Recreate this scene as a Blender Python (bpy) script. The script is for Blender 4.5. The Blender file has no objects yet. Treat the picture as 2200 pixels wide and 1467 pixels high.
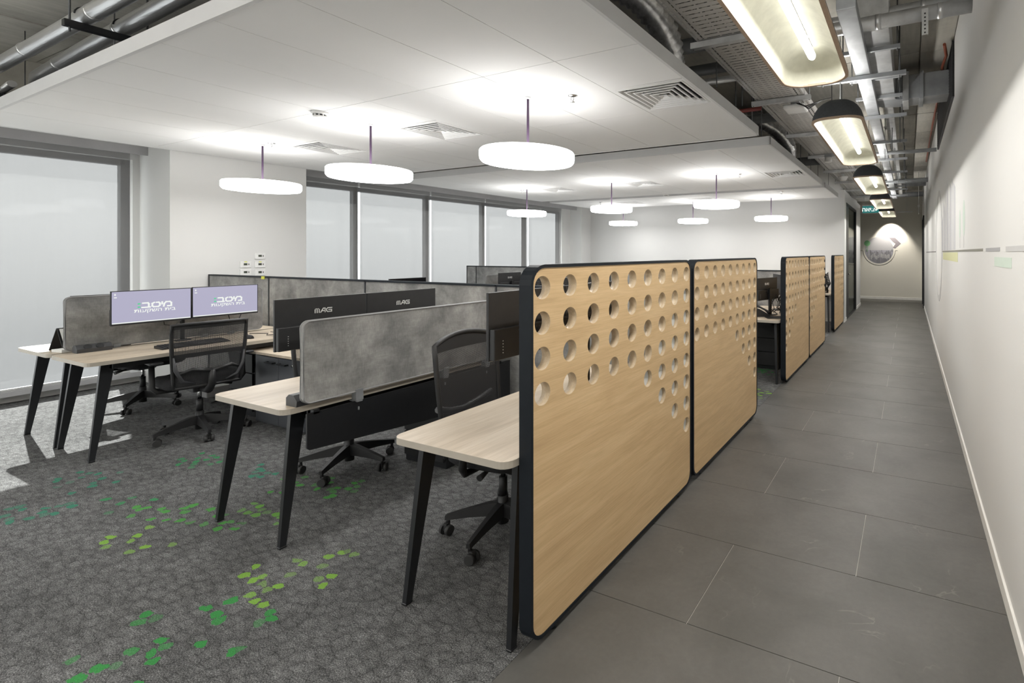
import bpy, bmesh, math, random
from mathutils import Vector, Matrix
from mathutils.geometry import tessellate_polygon
random.seed(7)
PI = math.pi
SC = bpy.context.scene
COL = SC.collection

# ------------------------------------------------------------------ camera, world, sun, exposure
CAMH = 1.52
cd = bpy.data.cameras.new('camera'); cam = bpy.data.objects.new('camera', cd); COL.objects.link(cam)
cam.location = (0, 0, CAMH); cam.rotation_euler = (PI / 2, 0, math.radians(25.09))
cd.sensor_width = 36; cd.lens = 36 * 1069 / 2200
cd.shift_x = -(1452 - 1100) / 2200; cd.shift_y = -(733.5 - 543.2) / 2200
cd.clip_start = 0.05; cd.clip_end = 300
SC.camera = cam

W = bpy.data.worlds.new('sky'); SC.world = W; W.use_nodes = True
wn = W.node_tree.nodes; wl = W.node_tree.links
bg = wn['Background']
tc = wn.new('ShaderNodeTexCoord'); sp = wn.new('ShaderNodeSeparateXYZ'); cr = wn.new('ShaderNodeValToRGB')
wl.new(tc.outputs['Generated'], sp.inputs[0])
mp = wn.new('ShaderNodeMapRange'); mp.inputs['From Min'].default_value = -0.2; mp.inputs['From Max'].default_value = 0.2
wl.new(sp.outputs['Z'], mp.inputs['Value']); wl.new(mp.outputs[0], cr.inputs[0])
cr.color_ramp.elements[0].position = 0.25; cr.color_ramp.elements[0].color = (0.62, 0.63, 0.64, 1)
cr.color_ramp.elements[1].position = 0.60; cr.color_ramp.elements[1].color = (1.0, 1.0, 1.0, 1)
wl.new(cr.outputs[0], bg.inputs['Color']); bg.inputs['Strength'].default_value = 1.0

sd = bpy.data.lights.new('sun', 'SUN'); sd.energy = 28.0; sd.angle = math.radians(0.5); sd.color = (1, .97, .93)
sun = bpy.data.objects.new('sun', sd); COL.objects.link(sun)
sun.rotation_euler = Vector((1, -.27, -.79)).to_track_quat('-Z', 'Y').to_euler(); sun.location = (-20, 5, 15)

vs = SC.view_settings
SC.display_settings.display_device = 'sRGB'
vs.view_transform = 'Standard'; vs.look = 'None'; vs.exposure = 1.05; vs.gamma = 1.0
vs.use_curve_mapping = False
cy = SC.cycles
cy.use_denoising = True; cy.max_bounces = 8; cy.diffuse_bounces = 4; cy.glossy_bounces = 3
cy.transparent_max_bounces = 12; cy.transmission_bounces = 4; cy.caustics_reflective = False; cy.caustics_refractive = False
cy.sample_clamp_indirect = 4.0

# ------------------------------------------------------------------ materials
def srgb(r, g, b):
    f = lambda c: (c / 255 / 12.92) if c / 255 <= .04045 else ((c / 255 + .055) / 1.055) ** 2.4
    return (f(r), f(g), f(b), 1)
class NT:
    def __init__(s, name):
        s.m = bpy.data.materials.new(name); s.m.use_nodes = True
        s.n = s.m.node_tree.nodes; s.l = s.m.node_tree.links
        s.b = s.n['Principled BSDF']; s.out = s.n['Material Output']
    def node(s, t, **k):
        n = s.n.new(t)
        for a, v in k.items(): setattr(n, a, v)
        return n
    def link(s, a, b): s.l.new(a, b)
    def coord(s, scale=(1, 1, 1), rot=(0, 0, 0), kind='Object'):
        t = s.node('ShaderNodeTexCoord'); m = s.node('ShaderNodeMapping')
        m.inputs['Scale'].default_value = scale; m.inputs['Rotation'].default_value = rot
        s.link(t.outputs[kind], m.inputs[0]); return m.outputs[0]
    def noise(s, vec, scale, detail=4, rough=.55, dist=0):
        n = s.node('ShaderNodeTexNoise'); n.inputs['Scale'].default_value = scale
        n.inputs['Detail'].default_value = detail; n.inputs['Roughness'].default_value = rough
        n.inputs['Distortion'].default_value = dist
        s.link(vec, n.inputs['Vector']); return n.outputs['Fac']
    def ramp(s, fac, stops):
        r = s.node('ShaderNodeValToRGB'); e = r.color_ramp.elements
        while len(e) < len(stops): e.new(.5)
        for k, (p, c) in enumerate(stops):
            e[k].position = p; e[k].color = c if len(c) == 4 else (*c, 1)
        s.link(fac, r.inputs[0]); return r.outputs[0]
    def mix(s, fac, a, b, mode='MIX'):
        n = s.node('ShaderNodeMix', data_type='RGBA', blend_type=mode)
        for idx, v in ((0, fac), (6, a), (7, b)):
            if hasattr(v, 'default_value') or hasattr(v, 'is_linked'): s.link(v, n.inputs[idx])
            else: n.inputs[idx].default_value = v if idx == 0 or len(v) == 4 else (*v, 1)
        return n.outputs[2]
    def math(s, op, a, b=0.0, c=None):
        n = s.node('ShaderNodeMath', operation=op)
        for i, v in enumerate((a, b) if c is None else (a, b, c)):
            if hasattr(v, 'is_linked'): s.link(v, n.inputs[i])
            else: n.inputs[i].default_value = v
        return n.outputs[0]
    def bump(s, h, strength=.3, dist=.002):
        b = s.node('ShaderNodeBump'); b.inputs['Strength'].default_value = strength; b.inputs['Distance'].default_value = dist
        s.link(h, b.inputs['Height']); s.link(b.outputs[0], s.b.inputs['Normal'])
    def base(s, c, rough=.5, metal=0, spec=.5):
        if hasattr(c, 'is_linked'): s.link(c, s.b.inputs['Base Color'])
        else: s.b.inputs['Base Color'].default_value = c if len(c) == 4 else (*c, 1)
        s.b.inputs['Roughness'].default_value = rough; s.b.inputs['Metallic'].default_value = metal
        s.b.inputs['Specular IOR Level'].default_value = spec
        return s
def plain(name, c, rough=.5, metal=0, var=.06, scale=6, spec=.5, bump=0):
    t = NT(name); v = t.coord(); n = t.noise(v, scale, 5)
    c = c[:3]
    t.base(t.ramp(n, [(.3, tuple(x * (1 - var) for x in c)), (.7, tuple(min(1, x * (1 + var)) for x in c))]), rough, metal, spec)
    if bump: t.bump(t.noise(v, scale * 30, 3), bump, .001)
    return t.m
def emis(name, c, st):
    t = NT(name); t.base((0, 0, 0)); t.b.inputs['Emission Color'].default_value = (*c, 1); t.b.inputs['Emission Strength'].default_value = st
    return t.m
MAT = {}
def wood(name, c1, c2, c3, along, rough=.45, sc=1.0):
    t = NT(name)
    s = [7 * sc, 7 * sc, 7 * sc]; s[along] = .7 * sc
    v = t.coord(tuple(s)); n = t.noise(v, 2.2, 6, .6, .6)
    s2 = [90 * sc, 90 * sc, 90 * sc]; s2[along] = 3 * sc
    n2 = t.noise(t.coord(tuple(s2)), 2, 4, .6)
    col = t.ramp(n, [(.25, c1), (.5, c2), (.78, c3)])
    g = t.ramp(n2, [(.35, (.80, .78, .75)), (.6, (1, 1, 1))])
    t.base(t.mix(.55, col, g, 'MULTIPLY'), rough, 0, .35); t.bump(n2, .12, .001)
    return t.m
MAT['oak'] = wood('oak_veneer', (.52, .355, .19), (.61, .43, .235), (.69, .505, .295), 1)
MAT['oak_edge'] = wood('oak_hole_edge', (.44, .34, .22), (.52, .41, .28), (.60, .50, .36), 1)  # hole walls toned darker to stand in for shade inside
MAT['desk'] = wood('pale_oak_laminate', (.48, .40, .30), (.61, .52, .41), (.70, .62, .51), 1, .38)
MAT['desk_edge'] = plain('desk_edge_band', (.42, .38, .32), .5)
MAT['wall'] = plain('white_wall_paint', (.66, .66, .65), .75, var=.012, scale=1.2, bump=.05)
MAT['wall_warm'] = plain('warm_wall_paint', (.74, .72, .65), .75, var=.015, scale=1.2, bump=.05)
MAT['tile_c'] = plain('white_ceiling_tile', (.76, .76, .755), .8, var=.01, scale=3)
MAT['raft_edge'] = plain('raft_edge_trim', (.62, .62, .62), .55, var=.02)
MAT['black'] = plain('black_powder_coat', (.012, .013, .015), .42, var=.1, scale=40)
MAT['frame_black'] = plain('black_screen_frame', (.009, .012, .016), .5, var=.08, scale=30, spec=.2)
MAT['plastic'] = plain('black_plastic', (.017, .017, .018), .5, var=.1, scale=20)
MAT['plastic_grey'] = plain('dark_grey_plastic', (.045, .046, .05), .45)
MAT['rubber'] = plain('caster_rubber', (.03, .03, .03), .6)
MAT['chrome'] = plain('chrome', (.7, .7, .7), .15, 1)
MAT['seat'] = plain('black_seat_fabric', (.014, .014, .016), .9, var=.3, scale=120, bump=.3)
MAT['alu'] = plain('window_aluminium', (.16, .165, .17), .4, .3)
MAT['alu_light'] = plain('light_aluminium', (.62, .62, .62), .4, .2)
MAT['valance'] = plain('grey_valance', (.40, .40, .41), .6)
MAT['cabinet'] = plain('grey_cabinet_metal', (.075, .08, .09), .33, .2)
MAT['white'] = plain('white_plastic', (.75, .75, .74), .4)
MAT['base'] = plain('white_skirting', (.80, .79, .76), .5)
MAT['galv'] = plain('galvanised_steel', (.60, .61, .62), .38, .75, var=.18, scale=9)
MAT['galv_dark'] = plain('dull_galvanised_duct', (.34, .355, .37), .5, .5, var=.2, scale=5)
MAT['dark_pipe'] = plain('dark_pipework', (.11, .115, .12), .5, .3, var=.2)
MAT['tray'] = plain('cable_tray_steel', (.52, .51, .49), .45, .35, var=.08, scale=5)
MAT['red'] = plain('red_sprinkler_pipe', (.16, .02, .015), .5)
MAT['ruddy'] = plain('orange_brown_cable', (.22, .06, .03), .6)
MAT['cord'] = plain('violet_pendant_cord', (.06, .03, .07), .6)
MAT['felt_dark'] = plain('charcoal_lamp_felt', (.055, .06, .065), .85, var=.1, scale=60)
MAT['lamp_in'] = plain('pale_lamp_lining', (.50, .50, .42), .7, var=.09, scale=14)
MAT['ply'] = plain('birch_ply_rim', (.38, .28, .20), .55, var=.08, scale=20)
MAT['backing'] = plain('pale_hole_backing', (.62, .64, .64), .6)
MAT['paper'] = plain('white_paper', (.8, .8, .78), .7)
MAT['cable'] = plain('black_cable', (.01, .01, .01), .5)
MAT['cable_grey'] = plain('grey_cable', (.3, .3, .31), .5)
MAT['yellow'] = plain('yellow_note', (.65, .66, .08), .7)
MAT['navy_gap'] = plain('ceiling_void_black', (.012, .012, .013), .8)
MAT['lcd'] = plain('dark_lcd', (.05, .06, .045), .3)
MAT['logo'] = plain('silver_logo', (.62, .62, .60), .5)
MAT['glow'] = emis('opal_pendant_glow', (1, .99, .97), 8.5)
MAT['glow_up'] = emis('opal_pendant_uplight', (1, .99, .97), 3.4)
MAT['tube'] = emis('lamp_tube_glow', (1, .97, .90), 3.0)
MAT['screen'] = emis('lavender_desktop', (.50, .485, .64), .42)
MAT['screen_white'] = emis('screen_lettering', (.85, .88, .84), .5)
MAT['screen_green'] = emis('screen_green_dots', (.10, .60, .30), .5)
MAT['sign'] = emis('sign_teal', (.02, .16, .15), .5)
MAT['sign_w'] = emis('sign_white', (.9, .95, .9), .5)
MAT['off_screen'] = plain('dark_screen_glass', (.01, .01, .012), .12)
for k, c in {'m_grey': (.36, .36, .37), 'm_dgrey': (.24, .235, .20), 'm_lgrey': (.50, .50, .50), 'm_lav': (.30, .30, .34), 'm_lav2': (.40, .40, .42),
             'm_tower': (.50, .50, .53), 'm_tower2': (.57, .57, .585), 'm_green': (.55, .64, .57), 'm_green2': (.20, .45, .22), 'm_yellow': (.60, .60, .36), 'm_city': (.17, .17, .19), 'm_city2': (.36, .36, .37), 'm_white': (.72, .71, .68), 'm_line': (.13, .13, .12), 'm_arrow': (.22, .20, .22)}.items():
    MAT[k] = plain('mural_' + k, c, .8, var=.02, scale=30)
MAT['bottle'] = plain('pink_bottle', (.5, .3, .36), .3)

def mat_pipe():
    t = NT('shiny_foil_duct'); v = t.coord((3, 30, 30)); n = t.noise(v, 1, 3)
    t.base((.70, .70, .70), .33, .85); t.bump(n, .35, .01); return t.m
MAT['foil'] = mat_pipe()
def mat_concrete():
    t = NT('board_formed_concrete'); v = t.coord()
    n = t.noise(v, 1.6, 8, .65); n2 = t.noise(t.coord((30, 3, 8)), 1, 4)
    c = t.ramp(n, [(.2, (.24, .23, .205)), (.5, (.42, .405, .36)), (.8, (.55, .53, .48))])
    t.base(t.mix(.35, c, t.ramp(n2, [(.3, (.6, .6, .6)), (.7, (1, 1, 1))]), 'MULTIPLY'), .85, 0, .2); t.bump(n, .5, .01); return t.m
MAT['concrete'] = mat_concrete()
def mat_tile():
    t = NT('grey_stone_tile'); v = t.coord(kind='Object'); oi = t.node('ShaderNodeObjectInfo')
    va = t.node('ShaderNodeVectorMath', operation='MULTIPLY_ADD'); t.link(oi.outputs['Location'], va.inputs[0]); va.inputs[1].default_value = (1, 1, 1)
    t.link(v, va.inputs[2]); v = va.outputs[0]
    n = t.noise(v, 2.1, 7, .6, .4); n2 = t.noise(v, 38, 5, .7)
    c = t.ramp(n, [(.25, (.072, .069, .063)), (.5, (.102, .098, .091)), (.8, (.136, .132, .123))])
    c = t.mix(.35, c, t.ramp(n2, [(.3, (.72, .72, .72)), (.7, (1.12, 1.12, 1.12))]), 'MULTIPLY')
    wv = t.noise(v, 1.7, 4, .5, 2.5); vein = t.ramp(wv, [(.488, (0, 0, 0)), (.5, (1, 1, 1)), (.512, (0, 0, 0))])
    n3 = t.ramp(t.noise(v, 3.1, 2), [(.58, (0, 0, 0)), (.72, (.28, .28, .28))])
    c = t.mix(t.math('MULTIPLY', vein, n3), c, (.38, .36, .32))
    t.base(c, .48, 0, .4); t.bump(n2, .10, .002); return t.m
MAT['tile'] = mat_tile()
MAT['grout'] = plain('pale_grout', (.5, .48, .44), .8)
def mat_carpet():
    t = NT('grey_cellular_carpet'); v = t.coord()
    jn = t.node('ShaderNodeTexNoise'); jn.inputs['Scale'].default_value = 22; jn.inputs['Detail'].default_value = 3; t.link(v, jn.inputs['Vector'])
    va = t.node('ShaderNodeVectorMath', operation='MULTIPLY_ADD'); t.link(jn.outputs['Color'], va.inputs[0]); va.inputs[1].default_value = (.045, .045, 0); t.link(v, va.inputs[2])
    mm = t.node('ShaderNodeMapping'); mm.inputs['Rotation'].default_value = (0, 0, .35); mm.inputs['Scale'].default_value = (.85, 1.2, 1); t.link(va.outputs[0], mm.inputs[0]); vj = mm.outputs[0]
    vo = t.node('ShaderNodeTexVoronoi', feature='DISTANCE_TO_EDGE', voronoi_dimensions='2D'); vo.inputs['Scale'].default_value = 18; vo.inputs['Randomness'].default_value = .8; t.link(vj, vo.inputs['Vector'])
    vc = t.node('ShaderNodeTexVoronoi', feature='F1', voronoi_dimensions='2D'); vc.inputs['Scale'].default_value = 18; vc.inputs['Randomness'].default_value = .8; t.link(vj, vc.inputs['Vector'])
    sep = t.node('ShaderNodeSeparateColor'); t.link(vc.outputs['Color'], sep.inputs[0])
    sp1 = t.noise(v, 210, 4, .95); big = t.noise(v, 1.6, 5, .6)
    spk = t.ramp(sp1, [(.36, (.018, .018, .019)), (.50, (.100, .101, .102)), (.62, (.36, .36, .356))])
    st = t.noise(t.coord((14, 48, 1), (0, 0, -.35)), 1, 5, .7)
    spk = t.mix(.8, spk, t.ramp(st, [(.35, (.66, .66, .66)), (.65, (1.3, 1.3, 1.3))]), 'MULTIPLY')
    tone = t.ramp(big, [(.3, (.80, .80, .80)), (.7, (1.18, 1.18, 1.18))])
    c = t.mix(1.0, spk, tone, 'MULTIPLY')
    cellv = t.ramp(sep.outputs[1], [(0, (.88, .88, .88)), (1, (1.12, 1.12, 1.12))]); c = t.mix(1.0, c, cellv, 'MULTIPLY')
    en = t.math('ADD', vo.outputs['Distance'], t.math('MULTIPLY', t.math('SUBTRACT', t.noise(v, 60, 3, .7), .5), .14))
    f1 = t.math('ADD', vc.outputs['Distance'], t.math('MULTIPLY', t.math('SUBTRACT', t.noise(v, 75, 3, .7), .5), .30))
    edge = t.ramp(f1, [(.28, (1.06, 1.06, 1.06)), (.62, (.84, .84, .84))])
    c = t.mix(.9, c, edge, 'MULTIPLY')
    edge = t.ramp(en, [(.0, (.50, .50, .50)), (.05, (1, 1, 1))])
    c = t.mix(.8, c, edge, 'MULTIPLY')
    # green print: bands along a diagonal, cells chosen at random inside them
    sx = t.node('ShaderNodeSeparateXYZ'); t.link(vc.outputs['Position'], sx.inputs[0])
    X = sx.outputs[0]; Y = sx.outputs[1]
    # undo the mapping so that the clusters are placed in metres on the floor
    u0 = t.math('DIVIDE', t.math('ADD', t.math('MULTIPLY', X, math.cos(.35)), t.math('MULTIPLY', Y, math.sin(.35))), .85)
    v0 = t.math('DIVIDE', t.math('SUBTRACT', t.math('MULTIPLY', Y, math.cos(.35)), t.math('MULTIPLY', X, math.sin(.35))), 1.2)
    X, Y = u0, v0
    total = None; huev = None
    for (cx, cy_, rx, ry, ang, hue) in BLOBS:
        dx = t.math('SUBTRACT', X, cx); dy = t.math('SUBTRACT', Y, cy_)
        ca, sa = math.cos(ang), math.sin(ang)
        u = t.math('ADD', t.math('MULTIPLY', dx, ca / rx), t.math('MULTIPLY', dy, sa / rx))
        w = t.math('ADD', t.math('MULTIPLY', dx, -sa / ry), t.math('MULTIPLY', dy, ca / ry))
        d = t.math('SQRT', t.math('ADD', t.math('MULTIPLY', u, u), t.math('MULTIPLY', w, w)))
        m = t.math('SUBTRACT', 1.0, d)
        m = t.math('MAXIMUM', m, 0.0)
        total = m if total is None else t.math('MAXIMUM', total, m)
        hm = t.math('MULTIPLY', t.math('GREATER_THAN', m, 0.0), hue)
        huev = hm if huev is None else t.math('MAXIMUM', huev, hm)
    # a cell is coloured when its random value falls under the cluster density
    dens = t.math('MULTIPLY', t.math('MINIMUM', t.math('MULTIPLY', total, 2.5), 1.0), .40)
    pick = t.math('LESS_THAN', sep.outputs[0], dens)
    inner = t.math('LESS_THAN', f1, .42)
    g = t.ramp(huev, [(0.0, (.055, .22, .15)), (.5, (.05, .27, .07)), (1.0, (.22, .42, .07))])
    gs = t.ramp(sp1, [(.3, (.55, .55, .55)), (.7, (1.25, 1.25, 1.25))]); g = t.mix(1, g, gs, 'MULTIPLY')
    fade = t.math('MULTIPLY', t.math('MULTIPLY', pick, inner), t.ramp(sep.outputs[2], [(0, (.35, .35, .35)), (.55, (.95, .95, .95))]))
    t.base(t.mix(fade, c, g), .95, 0, .1); t.bump(sp1, .5, .003); return t.m
# cx, cy, rx, ry, angle, hue(0 teal, .5 green, 1 lime)
BLOBS = [(-2.48, .86, .42, .20, .35, .5), (-2.82, .98, .12, .10, 0, .5), (-2.60, 1.40, .30, .22, .3, 1), (-2.55, 1.17, .22, .12, .3, .5),
         (-3.68, 1.18, .36, .13, .15, 1), (-3.72, 1.44, .55, .15, .25, .6), (-4.72, 1.06, .36, .18, .3, .02), (-5.0, 1.33, .35, .18, .2, .02), (-4.2, 1.34, .32, .12, .1, .3),
         (-3.45, 1.95, .42, .20, .15, .6), (-4.0, 1.95, .30, .15, .1, .02), (-4.7, 1.86, .25, .14, 0, .3), (-3.4, 1.65, .35, .12, .1, .8),
         (-1.55, 5.25, .4, .30, .2, 1), (-2.0, 5.1, .3, .4, 0, .5), (-1.9, 6.4, .5, .5, 0, .5)]
MAT['carpet'] = mat_carpet()
def mat_felt():
    t = NT('mottled_grey_felt'); v = t.coord()
    n = t.noise(v, 4.5, 6, .65, .3); n2 = t.noise(t.coord((60, 60, 14)), 3, 4, .7); n3 = t.noise(t.coord((4, 4, 30)), 3, 4, .7)
    c = t.ramp(n, [(.30, (.17, .17, .17)), (.5, (.29, .287, .28)), (.72, (.46, .455, .44))])
    c = t.mix(.35, c, t.ramp(n2, [(.3, (.6, .6, .6)), (.7, (1.25, 1.25, 1.25))]), 'MULTIPLY')
    c = t.mix(.25, c, t.ramp(n3, [(.3, (.6, .6, .6)), (.7, (1.2, 1.2, 1.2))]), 'MULTIPLY')
    t.base(c, .9, 0, .15); t.bump(n2, .3, .002); return t.m
MAT['felt'] = mat_felt()
MAT['piping'] = plain('grey_piping', (.26, .26, .26), .8)
def mat_blind():
    t = NT('translucent_blind_fabric'); v = t.coord((1, 1, 1))
    n = t.noise(t.coord((1, 14, .5)), 3, 4)
    tl = t.node('ShaderNodeBsdfTranslucent'); df = t.node('ShaderNodeBsdfDiffuse'); tr = t.node('ShaderNodeBsdfTransparent')
    c = t.ramp(n, [(.3, (.012, .012, .012)), (.7, (.016, .016, .016))])
    t.link(c, tl.inputs[0]); df.inputs[0].default_value = (.5, .5, .5, 1); tr.inputs[0].default_value = (1, 1, 1, 1)
    m1 = t.node('ShaderNodeMixShader'); m1.inputs[0].default_value = .45; t.link(tl.outputs[0], m1.inputs[1]); t.link(df.outputs[0], m1.inputs[2])
    m2 = t.node('ShaderNodeMixShader'); m2.inputs[0].default_value = .29; t.link(m1.outputs[0], m2.inputs[1]); t.link(tr.outputs[0], m2.inputs[2])
    t.link(m2.outputs[0], t.out.inputs[0]); return t.m
MAT['blind'] = mat_blind()
def mat_glass(name, tint, refl):
    t = NT(name); tr = t.node('ShaderNodeBsdfTransparent'); gl = t.node('ShaderNodeBsdfGlossy'); gl.inputs['Roughness'].default_value = .02
    tr.inputs[0].default_value = (*tint, 1); m = t.node('ShaderNodeMixShader'); m.inputs[0].default_value = refl
    t.link(tr.outputs[0], m.inputs[1]); t.link(gl.outputs[0], m.inputs[2]); t.link(m.outputs[0], t.out.inputs[0]); return t.m
MAT['glass'] = mat_glass('window_glass', (.92, .94, .94), .02)
MAT['door_glass'] = mat_glass('door_glass', (.60, .66, .62), .32)
def mat_mesh():
    t = NT('chair_mesh_fabric'); v = t.coord((1, 1, 1)); s = t.node('ShaderNodeSeparateXYZ'); t.link(v, s.inputs[0])
    fy = t.math('FRACT', t.math('MULTIPLY', s.outputs[1], 170)); fz = t.math('FRACT', t.math('MULTIPLY', s.outputs[2], 200))
    hole = t.math('MULTIPLY', t.math('GREATER_THAN', fy, .40), t.math('GREATER_THAN', fz, .45))
    tr = t.node('ShaderNodeBsdfTransparent'); m = t.node('ShaderNodeMixShader'); t.base((.03, .03, .032), .7)
    t.link(hole, m.inputs[0]); t.link(t.b.outputs[0], m.inputs[1]); t.link(tr.outputs[0], m.inputs[2]); t.link(m.outputs[0], t.out.inputs[0]); return t.m
MAT['mesh'] = mat_mesh()

# ------------------------------------------------------------------ mesh helpers
class MB:
    def __init__(s): s.bm = bmesh.new()
    def poly(s, pts, smooth=False):
        vs_ = [s.bm.verts.new(p) for p in pts]
        try: f = s.bm.faces.new(vs_); f.smooth = smooth; return f
        except ValueError: return None
    def box(s, x0, x1, y0, y1, z0, z1, bev=0, M=None):
        r = bmesh.ops.create_cube(s.bm, size=1)['verts']
        for v in r: v.co = Vector(((x0 + x1) / 2 + v.co.x * (x1 - x0), (y0 + y1) / 2 + v.co.y * (y1 - y0), (z0 + z1) / 2 + v.co.z * (z1 - z0)))
        if bev:
            es = list({e for v in r for e in v.link_edges})
            q = bmesh.ops.bevel(s.bm, geom=es, offset=bev, segments=2, affect='EDGES', profile=.5)
            r = list({v for f in q['faces'] for v in f.verts} | {v for v in r if v.is_valid})
        if M is not None:
            for v in r: v.co = M @ v.co
        return s
    def ring(s, pts): return [s.bm.verts.new(p) for p in pts]
    def loft(s, rings, close=True, cap=True, smooth=True):
        R = [s.ring(r) for r in rings]
        n = len(R[0])
        for a, b in zip(R, R[1:]):
            for i in range(n if close else n - 1):
                j = (i + 1) % n
                try: s.bm.faces.new((a[i], a[j], b[j], b[i])).smooth = smooth
                except ValueError: pass
        if cap and close:
            for q, rev in ((R[0], True), (R[-1], False)):
                try: s.bm.faces.new(q[::-1] if rev else q)
                except ValueError: pass
        return s
    def cyl(s, p0, p1, r0, r1=None, n=12, smooth=True):
        r1 = r0 if r1 is None else r1
        p0, p1 = Vector(p0), Vector(p1); d = (p1 - p0)
        if d.length < 1e-7: return s
        q = d.to_track_quat('Z', 'Y'); rings = []
        for p, r in ((p0, r0), (p1, r1)):
            rings.append([p + q @ Vector((r * math.cos(2 * PI * k / n), r * math.sin(2 * PI * k / n), 0)) for k in range(n)])
        return s.loft(rings, smooth=smooth)
    def tube(s, pts, r, n=8):
        pts = [Vector(p) for p in pts]; rings = []
        for i, p in enumerate(pts):
            d = (pts[min(i + 1, len(pts) - 1)] - pts[max(i - 1, 0)]).normalized(); q = d.to_track_quat('Z', 'Y')
            rr = r[i] if isinstance(r, (list, tuple)) else r
            rings.append([p + q @ Vector((rr * math.cos(2 * PI * k / n), rr * math.sin(2 * PI * k / n), 0)) for k in range(n)])
        return s.loft(rings)
    def prism(s, pts, z0, z1, M=None, smooth=False):
        A = [Vector((x, y, z0)) for x, y in pts]; Bq = [Vector((x, y, z1)) for x, y in pts]
        if M is not None: A = [M @ p for p in A]; Bq = [M @ p for p in Bq]
        return s.loft([A, Bq], smooth=smooth)
    def lathe(s, prof, n=24, c=(0, 0)):
        rings = [[(c[0] + r * math.cos(2 * PI * k / n), c[1] + r * math.sin(2 * PI * k / n), z) for k in range(n)] for r, z in prof]
        return s.loft(rings)
    def plate(s, outer, holes, x0, x1):
        """plate in the YZ plane between x0 and x1, with real holes"""
        loops = [[Vector((y, z, 0)) for y, z in L] for L in [outer] + holes]
        flat = [p for L in loops for p in L]
        tris = tessellate_polygon(loops)
        va = [s.bm.verts.new((x1, p.x, p.y)) for p in flat]; vb = [s.bm.verts.new((x0, p.x, p.y)) for p in flat]
        for a, b, c in tris:
            for V, o in ((va, 1), (vb, -1)):
                try: s.bm.faces.new((V[a], V[b], V[c]) if o > 0 else (V[c], V[b], V[a])).material_index = 0
                except ValueError: pass
        k = 0
        for L in loops:
            n = len(L)
            for i in range(n):
                j = (i + 1) % n
                try:
                    f = s.bm.faces.new((va[k + i], va[k + j], vb[k + j], vb[k + i])); f.smooth = n > 12 and k > 0
                    f.material_index = 1 if k > 0 else 0
                except ValueError: pass
            k += n
        return s
def rrect(w, h, r, n=5, cx=0, cy=0):
    out = []
    for (sx, sy, a0) in ((1, 1, 0), (-1, 1, 90), (-1, -1, 180), (1, -1, 270)):
        for k in range(n + 1):
            a = math.radians(a0 + 90 * k / n)
            out.append((cx + sx * (w / 2 - r) + r * math.cos(a), cy + sy * (h / 2 - r) + r * math.sin(a)))
    return out
def link(name, me, parent=None, loc=(0, 0, 0), rz=0):
    o = bpy.data.objects.new(name, me); COL.objects.link(o); o.location = loc; o.rotation_euler = (0, 0, rz)
    if parent is not None: o.parent = parent
    return o
def mesh(name, b, mats):
    bmesh.ops.recalc_face_normals(b.bm, faces=b.bm.faces)
    me = bpy.data.meshes.new(name); b.bm.to_mesh(me); b.bm.free()
    for m in (mats if isinstance(mats, (list, tuple)) else [mats]): me.materials.append(MAT[m] if isinstance(m, str) else m)
    return me
def obj(name, b, mats, parent=None, loc=(0, 0, 0), rz=0): return link(name, mesh(name, b, mats), parent, loc, rz)
def tag(o, label, cat, group=None):
    o['label'] = label; o['category'] = cat
    if group: o['group'] = group
    return o
def thing(name, label, cat, loc=(0, 0, 0), rz=0, group=None):
    o = bpy.data.objects.new(name, None); COL.objects.link(o); o.location = loc; o.rotation_euler = (0, 0, rz); o.empty_display_size = .1
    return tag(o, label, cat, group)
def struct(o): o['kind'] = 'structure'; return o
def sroot(name, loc=(0, 0, 0)):
    o = bpy.data.objects.new(name, None); COL.objects.link(o); o.location = loc; return struct(o)
def copy_tree(o, label=None, loc=None, rz=None, parent=None):
    c = o.copy(); COL.objects.link(c)
    if parent is not None: c.parent = parent
    if loc is not None: c.location = loc
    if rz is not None: c.rotation_euler = (0, 0, rz)
    if label: c['label'] = label
    for ch in list(o.children): copy_tree(ch, parent=c)
    return c
def text(name, body, size, mat_, parent, right, up, origin, offset=0.0, sx=1.0, extr=.0006):
    cu = bpy.data.curves.new(name, 'FONT'); cu.body = body; cu.size = size; cu.align_x = 'CENTER'; cu.align_y = 'CENTER'; cu.offset = offset; cu.extrude = extr; cu.resolution_u = 3
    t = bpy.data.objects.new('tmp', cu); COL.objects.link(t)
    dg = bpy.context.evaluated_depsgraph_get(); me = bpy.data.meshes.new_from_object(t.evaluated_get(dg))
    bpy.data.objects.remove(t)
    r, u = Vector(right), Vector(up); nrm = r.cross(u)
    M = Matrix((r * sx, u, nrm)).transposed().to_4x4(); M.translation = Vector(origin); me.transform(M)
    me.materials.clear(); me.materials.append(MAT[mat_]); me.name = name
    return link(name, me, parent)
def strokes(b, lines, w, right, up, origin, scale, th=.0006):
    """flat bold strokes (lists of 2D points) laid on a surface"""
    r, u = Vector(right), Vector(up); nrm = r.cross(u); o = Vector(origin)
    for L in lines:
        for k, (p, q) in enumerate(zip(L, L[1:])):
            p, q = Vector(p), Vector(q); d = (q - p).normalized() * w / 2; n = Vector((-d.y, d.x))
            c = [p - d + n, p - d - n, q + d - n, q + d + n]
            pts = [o + (r * x.x * scale[0] + u * x.y * scale[1]) for x in c]
            b.loft([pts, [x + nrm * (th + k * .00002) for x in pts]], smooth=False)
    return b

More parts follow.
